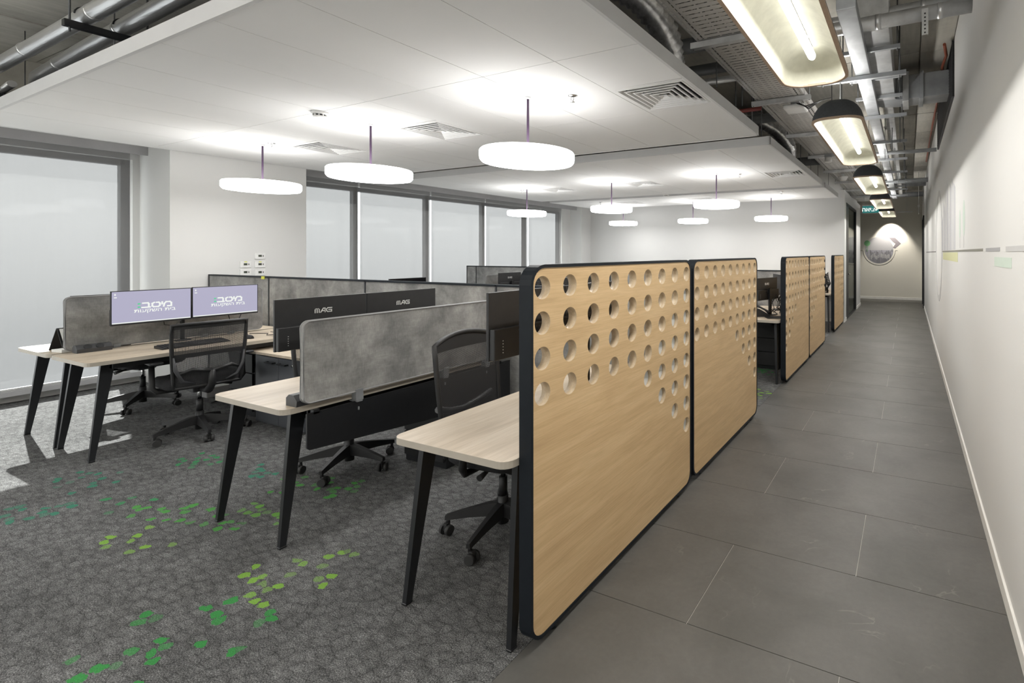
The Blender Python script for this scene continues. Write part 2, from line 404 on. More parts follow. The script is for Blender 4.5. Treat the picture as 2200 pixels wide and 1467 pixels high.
# ------------------------------------------------------------------ the room shell
XL, XR, YB, ZS = -8.3, .385, 11.42, 3.52      # window wall, corridor wall, back wall, slab
XC = -1.34                                   # carpet / tile border
floor = struct(obj('floor', MB().box(XL - .3, XR + .3, -3.2, 18.2, -.2, -.0035), 'grout'))
carpet = obj('carpet', MB().box(XL, XC, -3, YB, -.012, 0), 'carpet', floor)
tile_cache = {}
def tile_obj(x0, x1, y0, y1):
    w, h = round(x1 - x0, 3), round(y1 - y0, 3)
    if (w, h) not in tile_cache:
        tile_cache[(w, h)] = mesh('tile', MB().box(-w / 2 + .0018, w / 2 - .0018, -h / 2 + .0018, h / 2 - .0018, -.012, 0), 'tile')
    link('tile', tile_cache[(w, h)], floor, ((x0 + x1) / 2, (y0 + y1) / 2, 0))
row = 0; y = 1.86 - .61 * 8
while y < 17.69:
    y1 = min(y + .611, 17.7); left = XC if y < 15.3 else -3.6
    js = [-.827, .373] if (row % 2 == 0) else [-.226]
    xs = [left] + [j - 1.2 * k for j in (js[0],) for k in (2, 1) if j - 1.2 * k > left + .1] + [j for j in js if j < XR - .05] + [XR - .002]
    for a, c in zip(xs, xs[1:]): tile_obj(a, c, y, y1)
    y += .611; row += 1
# slab with formwork panels
slab = struct(obj('ceiling', MB().box(XL - .3, XR + .3, -3.2, 18.2, ZS + .03, ZS + .2), 'concrete'))
pc = {}
for ix, (xa, xb) in enumerate([(-8.3, -6.9), (-6.9, -5.5), (-5.5, -4.1), (-4.1, -2.7), (-2.7, -1.3), (-1.3, .10), (.10, .385)]):
    yy = -3.0
    while yy < 17.7:
        ln = 1.22; k = (ix in (6,)); key = (round(xb - xa, 2),)
        if key not in pc: pc[key] = mesh('concrete_panel', MB().box(-(xb - xa) / 2 + .006, (xb - xa) / 2 - .006, -ln / 2 + .005, ln / 2 - .005, ZS, ZS + .03), 'concrete')
        link('concrete_panel', pc[key], slab, ((xa + xb) / 2, yy + ln / 2, random.uniform(-.006, .006)))
        yy += ln
# right wall
wr = struct(obj('wall_right', MB().box(XR, XR + .15, -3, 15.25, 0, ZS).box(XR, XR + .15, 16.5, 17.85, 0, ZS).box(XR, XR + .15, 15.25, 16.5, 2.55, ZS), 'wall'))
struct(obj('baseboard_right', MB().box(XR - .012, XR, -3, 15.2, 0, .075, .003), 'base'))
# front wall, behind the camera
struct(obj('wall_front', MB().box(XL - .15, XR + .15, -3.2, -3, 0, ZS), 'wall'))
# back wall and the glazed office behind it
struct(obj('wall_back', MB().box(XL, -1.27, YB, YB + .16, 0, 2.90).box(XL, -1.37, YB, YB + .16, 2.90, ZS), 'wall'))
struct(obj('baseboard_back', MB().box(XL, -1.27, YB - .012, YB, 0, .075, .003), 'base'))
DY0, DY1, DZ = 11.80, 14.15, 2.66
struct(obj('wall_partition', MB().box(-1.40, -1.28, YB + .16, DY0, 0, 2.90).box(-1.40, -1.28, DY1, 15.42, 0, 2.90).box(-1.40, -1.28, DY0, DY1, DZ, 2.90).box(-1.43, -1.37, YB + .16, 15.42, 2.90, ZS).box(-3.6, -1.40, 15.30, 15.42, 0, ZS), 'wall'))
struct(obj('baseboard_partition', MB().box(-1.28, -1.268, YB, DY0 - .02, 0, .075, .003).box(-1.28, -1.268, DY1 + .02, 15.43, 0, .075, .003), 'base'))
struct(obj('wall_office', MB().box(-4.6, -4.5, YB + .16, 15.3, 0, ZS), 'wall_warm'))
struct(obj('wall_end', MB().box(-3.6, XR + .15, 17.7, 17.85, 0, ZS), 'wall_warm'))
struct(obj('wall_end_left', MB().box(-3.75, -3.6, 15.3, 17.85, 0, ZS), 'wall_warm'))
struct(obj('baseboard_end', MB().box(-3.6, XR, 17.688, 17.7, 0, .08, .003), 'base'))
# office door in the corridor partition
d1 = sroot('door_1', (-1.30, DY0, 0))
b = MB(); L = DY1 - DY0
b.box(-.06, .025, 0, .05, 0, DZ).box(-.06, .025, L - .05, L, 0, DZ).box(-.06, .025, 0, L, DZ - .05, DZ).box(-.05, .02, .05, L, 0, .02)
obj('door_frame', b, 'black', d1)
obj('door_leaf', MB().box(-.04, .008, .05, .62, .02, DZ - .05, .004), 'black', d1)
obj('pane', MB().box(-.015, -.005, .62, L - .05, .02, DZ - .05), 'door_glass', d1)
h = MB(); h.cyl((.008, .52, 1.02), (.05, .52, 1.02), .012).cyl((.05, .53, 1.02), (.05, .40, 1.02), .010).cyl((.008, .52, .93), (.02, .52, .93), .016)
obj('door_handle', h, 'chrome', d1)
# dark door in the corridor wall
d2 = sroot('door_2', (XR, 15.25, 0))
obj('door_frame', MB().box(-.03, .10, 0, .05, 0, 2.55).box(-.03, .10, 1.2, 1.25, 0, 2.55).box(-.03, .10, 0, 1.25, 2.50, 2.55), 'black', d2)
obj('door_leaf', MB().box(.03, .07, .05, 1.2, .01, 2.5, .004), 'black', d2)
obj('door_handle', MB().cyl((.03, .15, 1.0), (-.02, .15, 1.0), .01).cyl((-.02, .15, 1.0), (-.02, .28, 1.0), .01), 'chrome', d2)
# air grille high in the right wall
g = thing('air_grille', 'long dark louvred air grille high in the white corridor wall', 'grille', (XR, 0, 0))
obj('frame', MB().box(-.02, 0, 5.30, 7.95, 2.98, 3.0).box(-.02, 0, 5.30, 7.95, 3.48, 3.5).box(-.02, 0, 5.30, 5.33, 3.0, 3.48).box(-.02, 0, 7.92, 7.95, 3.0, 3.48).box(-.004, 0, 5.3, 7.95, 3.0, 3.48), 'black', g)
lm = mesh('louvre', MB().box(-.016, -.004, 5.33, 7.92, -.008, -.002), 'plastic_grey')
for k in range(16): link('louvre', lm, g, (0, 0, 3.02 + k * .029))

# window wall
def wbox(b, y0, y1, z0, z1): b.box(XL - .2, XL, y0, y1, z0, z1)
b = MB(); wbox(b, -3, 2.60, 2.62, 2.95); wbox(b, 2.60, 4.10, 0, 2.95); wbox(b, 4.10, 10.62, 2.62, 2.95); wbox(b, 10.62, YB, 0, ZS); wbox(b, -3, 2.60, -.01, .02); wbox(b, 4.1, 10.62, -.01, .02)
struct(obj('wall_left', b, 'wall'))
struct(obj('wall_left_upper', MB().box(XL - .2, XL, -3, 10.62, 2.95, ZS), 'concrete'))
struct(obj('column', MB().box(XL, -7.54, 2.66, 4.06, 0, ZS).box(XL, -7.93, 10.98, YB, 0, ZS), 'wall'))
struct(obj('baseboard_left', MB().box(XL, XL + .03, -3, 2.66, 0, .075, .003).box(XL, XL + .03, 4.06, 10.98, 0, .075, .003), 'base'))
struct(obj('trim_sill', MB().box(XL - .02, XL + .155, -3, 2.66, .078, .135, .004).box(XL - .02, XL + .155, 4.06, 10.70, .078, .135, .004), 'valance'))
muls = [-2.9, -1.5, -.12, 1.24, 2.56]; mulr = [4.14, 5.26, 6.63, 8.02, 9.33, 10.60]
wi = 0
for seq in (muls, mulr):
    for a, c in zip(seq, seq[1:]):
        wi += 1
        w = sroot('window_%d' % wi, (XL - .12, (a + c) / 2, 0)); hw = (c - a) / 2
        f = MB(); f.box(-.05, .04, -hw - .035, -hw + .035, .02, 2.62).box(-.05, .04, hw - .035, hw + .035, .02, 2.62).box(-.05, .04, -hw, hw, 2.55, 2.62).box(-.05, .04, -hw, hw, .02, .10)
        obj('window_frame', f, 'alu', w)
        obj('pane', MB().box(-.006, .006, -hw + .035, hw - .035, .10, 2.55), 'glass', w)
# roller blinds, one per bay, with bright slits between them
slits = {0: [-2.9, -1.47, -.12, 1.21, 2.555], 1: [4.09, 5.19, 6.54, 7.88, 9.19, 10.46]}
bl_names = ['roller blind at the far left, outside the left edge', 'white roller blind second from the front of the room', 'large pale roller blind filling the left edge of the window wall', 'wide glowing roller blind just left of the white column',
            'glowing roller blind directly right of the white column', 'second glowing roller blind right of the column', 'third glowing roller blind right of the column, behind the middle pendant', 'fourth glowing roller blind right of the column', 'creased glowing roller blind last before the far corner']
bi = 0
for s_, seq in slits.items():
    for a, c in zip(seq, seq[1:]):
        creased = (bi == 8)
        if bi < 3: bi += 1; continue      # unseen bays left without blinds to let in more daylight
        r = thing('roller_blind', bl_names[bi], 'blind', (-8.17, (a + c) / 2, 0), group='roller blinds on the window wall'); hw = (c - a) / 2 - .016
        f = MB(); n = 25; cols = []
        for k in range(n + 1):
            yy = -hw + 2 * hw * k / n
            col = []
            for q in range(9):
                zz = .14 + (2.74 - .14) * q / 8
                amp = (.012 if creased else .002) * (1 - q / 8)
                xx = amp * math.sin((yy * 1.2 + zz * .35) * (17 if creased else 5) + bi)
                yo = 0
                if s_ == 1 and bi == 8 and k == n: yo = -.05 * (1 - q / 8)
                col.append((xx, yy + yo, zz))
            cols.append(col)
        f.loft(cols, close=False)
        obj('blind_fabric', f, 'blind', r)
        obj('bottom_bar', MB().box(-.008, .008, -hw, hw, .136, .158, .003), 'alu_light', r)
        obj('roller_tube', MB().cyl((0, -hw, 2.79), (0, hw, 2.79), .03), 'valance', r)
        bi += 1
struct(obj('trim_valance', MB().box(-8.10, -8.08, -3, 2.66, 2.66, 2.92).box(-8.10, -8.08, 4.06, 10.98, 2.66, 2.92).box(-8.3, -8.08, -3, 2.66, 2.9, 2.92).box(-8.3, -8.08, 4.06, 10.98, 2.9, 2.92), 'valance'))

# ------------------------------------------------------------------ ceiling rafts
SH = -.0172
RX0, RX1, RZ = -7.53, -1.338, 2.68
def sh(x, y): return y + SH * (x - RX1)
def shear_box(b, x0, x1, y0, y1, z0, z1):
    A = [(x0, sh(x0, y0)), (x1, sh(x1, y0)), (x1, sh(x1, y1)), (x0, sh(x0, y1))]
    b.loft([[(x, y, z0) for x, y in A], [(x, y, z1) for x, y in A]], smooth=False)
rafts = [(1.22, 4.80, 'nearest white suspended ceiling raft over the front desks', [(-1.94, 3.6), (-4.34, 3.6), (-6.14, 3.6)]),
         (5.22, 8.81, 'middle white suspended ceiling raft with three pendants', [(-1.94, 7.6), (-4.34, 7.6), (-6.14, 7.6)]),
         (9.07, 10.87, 'farthest white suspended ceiling raft against the back wall', [(-4.34, 10.27), (-6.14, 10.27)])]
for y0, y1, lab, vents in rafts:
    r = thing('ceiling_raft', lab, 'ceiling panel', (0, 0, RZ), group='suspended ceiling rafts')
    b = MB()
    shear_box(b, RX0, RX1, y0, y0 + .02, -.004, .085); shear_box(b, RX0, RX1, y1 - .02, y1, -.004, .085)
    shear_box(b, RX0, RX0 + .02, y0, y1, -.004, .085); shear_box(b, RX1 - .02, RX1, y0, y1, -.004, .085)
    obj('edge_trim', b, 'raft_edge', r)
    b = MB(); shear_box(b, RX0 + .02, RX1 - .02, y0 + .02, y1 - .02, .03, .05); obj('backing_board', b, 'navy_gap', r)
    tiles_x = [RX1 - .006 - .6 * k for k in range(11)]; tiles_x[-1] = RX0 + .006
    first = y0 + (.006 if y1 - y0 > 3 else .006)
    ys = [y0 + .006, y0 + 1.19, y0 + 2.385, y1 - .006] if y1 - y0 > 3 else [y0 + .006, y0 + 1.19, y1 - .006]
    vset = {(round(vx, 2)) for vx, vy in vents}
    for i in range(10):
        xb, xa = tiles_x[i], tiles_x[i + 1]
        for j in range(len(ys) - 1):
            segs = [(ys[j], ys[j + 1])]
            if j == (1 if y1 - y0 > 3 else 0) and any(abs(xa - vx) < .25 for vx, vy in vents):
                vy = ys[j + 1]; segs = [(ys[j], vy - .6)]
                if True:
                    # the diffuser takes the last 0.6 m of this tile
                    vv = thing('air_diffuser', '', 'air vent', ((xa + xb) / 2, sh((xa + xb) / 2, vy - .3), RZ), group='square ceiling air diffusers')
                    vv['vpos'] = 1
                    fr = MB()
                    def sqring(bb, ro, ri, zo, zi, th=.004):
                        c = lambda q, z: [(q, q, z), (-q, q, z), (-q, -q, z), (q, -q, z)]
                        bb.loft([c(ro, zo), c(ri, zi), c(ri, zi + th), c(ro, zo + th), c(ro, zo)], cap=False, smooth=False)
                    sqring(fr, .297, .262, 0, 0)
                    obj('frame', fr, 'tile_c', vv); obj('plenum', MB().box(-.26, .26, -.26, .26, .045, .05), 'navy_gap', vv)  # flat black sheet stands for the shade behind the vanes
                    for q in range(5):
                        ro = .255 - q * .045
                        vb = MB(); sqring(vb, ro + .008, ro - .004, -.003, -.003, .003); sqring(vb, ro - .004, ro - .024, -.003, .042, .002); obj('vane', vb, 'tile_c', vv)
                    cb = MB(); sqring(cb, .034, .001, -.003, .03); obj('core', cb, 'tile_c', vv)
                    DIFF = globals().setdefault('DIFF', []); DIFF.append(vv)
            for a, c in segs:
                tb = MB(); g_ = .0022
                shear_box(tb, xa + g_, xb - g_, a + g_, c - g_, 0, .018); obj('tile', tb, 'tile_c', r)
    for x in (-7.2, -5.2, -3.3, -1.5):
        for yy in (y0 + .25, y1 - .25):
            obj('hanger_rod', MB().cyl((x, sh(x, yy), .05), (x, sh(x, yy), ZS - RZ), .004, n=6), 'dark_pipe', r)
vl = ['square air diffuser on the nearest raft, at its corridor side', 'square air diffuser on the nearest raft, between the first two pendants', 'square air diffuser on the nearest raft, closest to the windows',
      'square air diffuser on the middle raft, at its corridor side', 'square air diffuser on the middle raft, in the middle', 'square air diffuser on the middle raft, closest to the windows',
      'square air diffuser on the farthest raft, in the middle', 'square air diffuser on the farthest raft, closest to the windows']
for v_, l_ in zip(DIFF, vl):
    v_['label'] = l_; del v_['vpos']

# pendants
PD = [(-2.57, 2.89, 'round opal pendant lamp nearest the corridor over the front desks'), (-4.40, 2.90, 'round opal pendant lamp in the middle of the front row of three'), (-6.27, 2.95, 'round opal pendant lamp in front of the white column'),
      (-2.56, 6.87, 'round opal pendant of the second row, nearest the corridor'), (-4.40, 6.92, 'round opal pendant in the middle of the second row'), (-6.24, 6.99, 'round opal pendant of the second row hanging before the window blinds'),
      (-2.59, 10.20, 'small looking round opal pendant of the back row, nearest the corridor'), (-4.37, 10.24, 'round opal pendant in the middle of the back row'), (-6.24, 10.34, 'round opal pendant of the back row, nearest the windows')]
p0 = None
for x, y, lab in PD:
    if p0 is None:
        p0 = thing('pendant_lamp', lab, 'pendant lamp', (x, y, 0), group='round pendant lamps')
        d = MB(); d.lathe([(0, 2.185), (.30, 2.185), (.325, 2.189), (.337, 2.205), (.339, 2.225), (.339, 2.262), (.332, 2.272), (.30, 2.276), (0, 2.276)], 48)
        df = obj('diffuser', d, ['glow', 'glow_up'], p0)
        for p in df.data.polygons:
            if p.normal.z > .5: p.material_index = 1
        obj('cord', MB().cyl((0, 0, 2.276), (0, 0, 2.672), .009, n=10), 'cord', p0)
        obj('canopy', MB().lathe([(0, 2.664), (.02, 2.664), (.022, 2.679), (0, 2.679)], 16), 'alu_light', p0)
    else: copy_tree(p0, lab, (x, y, 0))
for x in (-2.4, -4.3, -6.2):  # unseen row behind the camera, added for more light
    q = copy_tree(p0, 'unseen round opal pendant behind the camera, %s' % {-2.4: 'nearest the corridor', -4.3: 'in the middle', -6.2: 'nearest the windows'}[x], (x, -1.2, 0))
    obj('cord', MB().cyl((0, 0, 2.66), (0, 0, ZS), .009, n=10), 'cord', q)
    for ch in q.children:
        if ch.name.startswith('diffuser'): ch.data = ch.data.copy(); ch.data.materials[1] = MAT['glow']  # tops turned up to brighten the slab
# smoke detectors and sprinklers
def smoke(x, y, z, lab):
    s = thing('smoke_detector', lab, 'smoke detector', (x, y, z), group='smoke detectors')
    obj('base', MB().lathe([(0, 0), (.062, 0), (.062, -.016), (.05, -.022), (0, -.022)], 24), 'white', s)
    obj('slot_ring', MB().lathe([(0, -.022), (.043, -.022), (.043, -.034), (0, -.034)], 16), 'plastic', s)
    rb = MB()
    for k in range(10):
        a = 2 * PI * k / 10; rb.box(-.004, .004, -.004, .004, -.036, -.021, M=Matrix.Translation((.046 * math.cos(a), .046 * math.sin(a), 0)) @ Matrix.Rotation(a, 4, 'Z'))
    obj('rib', rb, 'white', s)
    obj('cap', MB().lathe([(0, -.034), (.05, -.034), (.044, -.044), (.02, -.048), (0, -.048)], 24), 'white', s)
smoke(-4.397, 2.47, RZ - .0, 'white smoke detector on the nearest raft left of the middle pendant')
smoke(-4.36, 8.85, RZ - .0, 'small white smoke detector at the far edge of the middle raft')
def sprinkler(x, y, lab):
    s = thing('sprinkler', lab, 'sprinkler', (x, y, RZ), group='ceiling sprinklers')
    obj('escutcheon', MB().lathe([(0, .002), (.035, 0), (.036, -.004), (.012, -.010), (0, -.010)], 20), 'chrome', s)
    obj('frame_arm', MB().tube([(.010, 0, -.008), (.013, 0, -.025), (.003, 0, -.045)], .003, 6).tube([(-.010, 0, -.008), (-.013, 0, -.025), (-.003, 0, -.045)], .003, 6), 'chrome', s)
    obj('deflector', MB().lathe([(0, -.045), (.017, -.045), (.017, -.048), (0, -.048)], 12), 'chrome', s)
for x, y, l in [(-2.247, 3.0, 'chrome sprinkler head on the nearest raft beside the big pendant'), (-2.26, 7.03, 'chrome sprinkler head on the middle raft near the corridor'), (-6.45, 7.1, 'chrome sprinkler head on the middle raft near the windows'),
                (-2.19, 9.4, 'chrome sprinkler head on the farthest raft near the corridor'), (-6.4, 9.6, 'chrome sprinkler head on the farthest raft near the windows'), (-6.1, 2.95, 'chrome sprinkler head on the nearest raft beside the left pendant')]:
    sprinkler(x, y, l)

# ------------------------------------------------------------------ corridor lamps
def lamp_shape(W2, L2, r, H, n=7, m=7, shrink=0):
    rings = []
    for k in range(m + 1):
        a = PI / 2 * k / m; ins = (W2 - .006) * (1 - math.cos(a)); z = H * math.sin(a)
        rad = max(r - ins * .75, .004)
        w, l = 2 * (W2 - ins), 2 * (L2 - ins)
        rad = min(rad, w / 2 - .001)
        rings.append([(x, y, z) for x, y in rrect(w, l, rad, n)])
    return rings
LAMP_Y = [(-1.05, 'trough lamp of the corridor row hanging behind the camera'), (2.02, 'huge trough lamp overhead at the top edge, nearest of the corridor row'), (5.07, 'second trough lamp of the corridor row, its dark dome end in full view'), (8.28, 'third trough lamp of the corridor row'), (11.45, 'fourth trough lamp of the corridor row, before the exit sign'), (14.45, 'farthest trough lamp of the corridor row')]
l0 = None
for yc, lab in LAMP_Y:
    if l0 is None:
        l0 = thing('trough_lamp', lab, 'hanging lamp', (-.51, yc, 2.55), group='half-round trough lamps over the corridor')
        W2, L2, R_ = .195, 1.12, .14
        b = MB(); b.loft(lamp_shape(W2, L2, R_, .185), cap=False); b.loft(lamp_shape(W2 - .012, L2 - .012, R_ - .01, .17)[::-1], cap=False); obj('shade', b, 'felt_dark', l0)
        b = MB(); b.loft(lamp_shape(W2 - .016, L2 - .016, R_ - .012, .165), cap=False); obj('lining', b, 'lamp_in', l0)
        b = MB(); o_ = rrect(2 * W2 + .004, 2 * L2 + .004, R_, 7); i_ = rrect(2 * W2 - .034, 2 * L2 - .034, R_ - .018, 7)
        b.loft([[(x, y, -.004) for x, y in o_], [(x, y, -.004) for x, y in i_], [(x, y, .012) for x, y in i_], [(x, y, .012) for x, y in o_], [(x, y, -.004) for x, y in o_]], cap=False, smooth=False)
        obj('wooden_rim', b, 'ply', l0)
        tp = [(0, -.96, .112), (0, -.95, .112), (0, -.93, .112), (0, .93, .112), (0, .95, .112), (0, .96, .112)]
        obj('light_tube', MB().tube(tp, [.008, .018, .023, .023, .018, .008], 14), 'tube', l0)
        for yy in (-.7, .7): obj('tube_bracket', MB().cyl((0, yy, .12), (0, yy, .165), .008), 'white', l0)
        for yy in (-.8, .8): obj('hanger_rod', MB().cyl((0, yy, .17), (0, yy, ZS - 2.55), .004, n=6), 'galv', l0)
    else: copy_tree(l0, lab, (-.51, yc, 2.55))
    al = bpy.data.lights.new('tube_light', 'AREA'); al.shape = 'RECTANGLE'; al.size = .04; al.size_y = 1.86; al.energy = 14.5; al.color = (1, .97, .92)
    ao = bpy.data.objects.new('tube_light', al); COL.objects.link(ao); ao.location = (-.51, yc, 2.55 + .082)
    ul = bpy.data.lights.new('slab_fill_light', 'AREA'); ul.shape = 'RECTANGLE'; ul.size = .03; ul.size_y = 1.6; ul.energy = 5.5; ul.color = (1, .97, .92)  # added light above each shade to lift the dark slab
    uo = bpy.data.objects.new('slab_fill_light', ul); COL.objects.link(uo); uo.location = (-.51, yc, 2.55 + .20); uo.rotation_euler = (PI, 0, 0)

MAT['batten'] = emis('slab_fill_glow', (1, .97, .92), 7.0)  # unseen batten lamps, added to brighten the concrete slab
for yb in (-.9, -2.3):
    bt_ = thing('slab_fill_lamp', 'unseen batten lamp added to light the slab behind the camera, %s one' % ('nearer' if yb > -1 else 'farther'), 'hanging lamp', (-3.0, yb, 3.0), group='unseen batten lamps added for light')
    obj('light_tube', MB().cyl((-2, 0, 0), (2, 0, 0), .03), 'batten', bt_); obj('hanger_rod', MB().cyl((-1.5, 0, .03), (-1.5, 0, .52), .004, n=6), 'galv', bt_); obj('hanger_rod', MB().cyl((1.5, 0, .03), (1.5, 0, .52), .004, n=6), 'galv', bt_)
# ------------------------------------------------------------------ cable tray
TX0, TX1, TZ = -1.315, -.87, 2.97
tr = thing('cable_tray', 'long perforated steel cable tray between the rafts and the trough lamps', 'cable tray', (0, 0, TZ))
def tray_section(y0, y1):
    b = MB(); w = TX1 - TX0; p = .05; z = 0
    def q(xa, xb, ya, yb): b.poly([(xa, ya, z), (xb, ya, z), (xb, yb, z), (xa, yb, z)])
    ia, ib = .07, w - .07
    y = y0 + .03; q(0, w, y0, y)
    k = 0
    while y + p < y1 - .02:
        # strip without cross slots, then the row with three long slots
        q(ia, ib, y, y + p - .008)
        ya, yb = y + p - .008, y + p
        xs = [ia, ia + .012, ia + .105, ia + .117, ib - .105 - .012, ib - .105, ib - .012, ib]
        for j in range(0, 8, 2): q(xs[j], xs[j + 1], ya, yb)
        # edges with two rows of lengthwise slots
        for (e0, e1) in ((0, ia), (ib, w)):
            m = (e1 - e0)
            q(e0, e0 + m * .16, y, yb); q(e0 + m * .34, e0 + m * .64, y, yb); q(e0 + m * .84, e1, y, yb)
            q(e0 + m * .16, e0 + m * .34, y, y + .014); q(e0 + m * .64, e0 + m * .84, y + .026, y + .040)
        y += p; k += 1
    q(0, w, y, y1)
    b.box(-.002, 0, y0, y1, 0, .06).box(w, w + .002, y0, y1, 0, .06)
    return b
sec = mesh('tray_section', tray_section(0, 1.46), 'tray')
barm = mesh('crossbar', MB().box(-.05, TX1 - TX0 + .06, -.02, .02, -.045, -.041).box(-.05, TX1 - TX0 + .06, -.021, -.018, -.045, -.004).box(-.05, TX1 - TX0 + .06, .018, .021, -.045, -.004), 'galv')
rodm = mesh('threaded_rod', MB().cyl((0, 0, -.05), (0, 0, ZS - TZ), .005, n=6), 'dark_pipe')
for k in range(-1, 9):
    yb = 1.70 + 1.47 * k
    link('tray_section', sec, tr, (TX0, yb + .005, 0))
    link('crossbar', barm, tr, (TX0, yb, 0))
    for x in (TX0 - .035, TX1 + .045): link('threaded_rod', rodm, tr, (x, yb, 0))
cb = MB()
for k in range(7):
    x = TX0 + .06 + k * .055; pts = [(x + .02 * math.sin(yy * 1.3 + k), yy, TZ + .025 + .008 * math.sin(yy * 2 + k)) for yy in [i * .5 for i in range(0, 29)]]
    cb.tube(pts, .012 + .003 * (k % 3), 6)
tag(obj('cable_bundle', cb, 'cable'), 'bundle of dark cables lying in the perforated cable tray', 'cable')
# second tray, above the corridor on the right
t2 = thing('cable_duct', 'grey closed cable duct running above the trough lamps', 'cable tray', (0, 0, 0))
obj('duct_body', MB().box(-.42, -.30, 3.3, 15.5, 3.06, 3.13, .004), 'galv_dark', t2)
obj('duct_body', MB().box(-.26, -.16, 5.0, 15.5, 3.18, 3.24, .004), 'galv', t2)
for k in range(8):
    yy = 4.6 + k * 1.4
    obj('crossbar', MB().box(-.75, -.02, yy - .02, yy + .02, 3.02, 3.055), 'galv_dark', t2)
    for x in (-.07, -.70): obj('threaded_rod', MB().cyl((x, yy, 3.0), (x, yy, ZS), .005, n=6), 'dark_pipe', t2)

# ------------------------------------------------------------------ services in the ceiling void
def pipe(name, pts, r, m, lab, cat='pipe', n=16, rings=()):
    o = thing(name, lab, cat)
    obj('pipe_body', MB().tube(pts, r, n), m, o)
    for p, d in rings:
        p = Vector(p); d = Vector(d).normalized() * .02; obj('collar', MB().cyl(p - d, p + d, r * 1.06, n=n), m, o)
    return o
def arc(c, r, a0, a1, u, v, n=6):
    c, u, v = Vector(c), Vector(u), Vector(v)
    return [c + u * (r * math.cos(math.radians(a0 + (a1 - a0) * k / n))) + v * (r * math.sin(math.radians(a0 + (a1 - a0) * k / n))) for k in range(n + 1)]
pipe('insulated_duct', [(-7.36, 1.68, 2.98), (-7.34, 1.67, 3.08), (-7.25, 1.655, 3.14), (-6.0, 1.60, 3.15), (-3.0, 1.49, 3.16), (-1.5, 1.44, 3.16)], .052, 'foil', 'shiny foil-clad duct nearer the raft edge with an elbow at its left end', 'duct', 20, [((-6.6, 1.626, 3.145), (1, -.03, 0)), ((-5.2, 1.57, 3.153), (1, -.03, 0)), ((-7.355, 1.68, 3.0), (0, 0, 1))])
pipe('insulated_duct', [(-7.50, 1.42, 3.0), (-7.48, 1.42, 3.08), (-7.38, 1.415, 3.14), (-6.0, 1.40, 3.15), (-3.0, 1.35, 3.16), (-1.5, 1.32, 3.16)], .052, 'foil', 'shiny foil-clad duct farther from the raft in the upper left corner', 'duct', 20, [((-6.4, 1.405, 3.15), (1, -.03, 0)), ((-5.0, 1.385, 3.153), (1, -.03, 0)), ((-7.49, 1.42, 3.02), (0, 0, 1))])
st = thing('pipe_support', 'black slotted strut carrying the two foil-clad ducts on threaded rods', 'pipe support')
obj('strut', MB().box(-5.17, -5.12, 1.28, 1.72, 3.05, 3.095, .003), 'black', st)
for yy in (1.31, 1.69): obj('threaded_rod', MB().cyl((-5.145, yy, 3.02), (-5.145, yy, ZS), .006, n=6), 'dark_pipe', st)
for yy in (1.387, 1.57): obj('pipe_clamp', MB().tube(arc((-5.145, yy, 3.153), .056, 0, 180, (0, 1, 0), (0, 0, 1), 8), .006, 6), 'black', st)
tr3 = thing('slotted_tray', 'black slotted cable tray at the left edge below the foil ducts', 'cable tray')
b = MB(); b.box(-8.25, -6.9, 1.62, 1.63, 2.86, 2.96).box(-8.25, -6.9, 1.2, 1.63, 2.855, 2.862); obj('tray_body', b, 'black', tr3)
b = MB()
for k in range(14): b.box(-8.2 + k * .09, -8.2 + k * .09 + .045, 1.612, 1.6185, 2.905, 2.925)
obj('slot_row', b, 'white', tr3)
b = MB(); b.cyl((-8.2, 1.55, 3.0), (-7.2, 1.5, 3.02), .03); obj('conduit', b, 'foil', tr3)
# flexible ducts above the raft edges
MAT['flex'] = plain('crinkled_silver_duct', (.55, .55, .55), .32, .85, var=.35, scale=25)
def flex(pts, r, lab):
    P = []
    pts = [Vector(p) for p in pts]; seg = 12
    for i in range(len(pts) - 1):
        a = pts[max(i - 1, 0)]; b_ = pts[i]; c = pts[i + 1]; d = pts[min(i + 2, len(pts) - 1)]
        for k in range(seg):
            t = k / seg; P.append(.5 * ((2 * b_) + (c - a) * t + (2 * a - 5 * b_ + 4 * c - d) * t * t + (3 * b_ - a - 3 * c + d) * t ** 3))
    P.append(pts[-1]); rr = [r * (1.0 + (.10 if k % 2 else -.08) + random.uniform(-.03, .03)) for k in range(len(P))]
    tag(obj('flexible_duct', MB().tube(P, rr, 18), 'flex'), lab, 'duct', 'crinkled flexible ducts')
flex([(-2.4, 2.5, 3.3), (-1.95, 2.62, 3.32), (-1.66, 2.85, 3.24), (-1.55, 3.1, 3.08), (-1.58, 3.3, 2.90)], .095, 'large crinkled silver flexible duct behind the near raft edge')
flex([(-2.3, 6.3, 3.3), (-1.95, 6.4, 3.32), (-1.66, 6.7, 3.22), (-1.55, 7.0, 3.05), (-1.58, 7.2, 2.90)], .10, 'smaller looking crinkled flexible duct behind the middle raft edge')
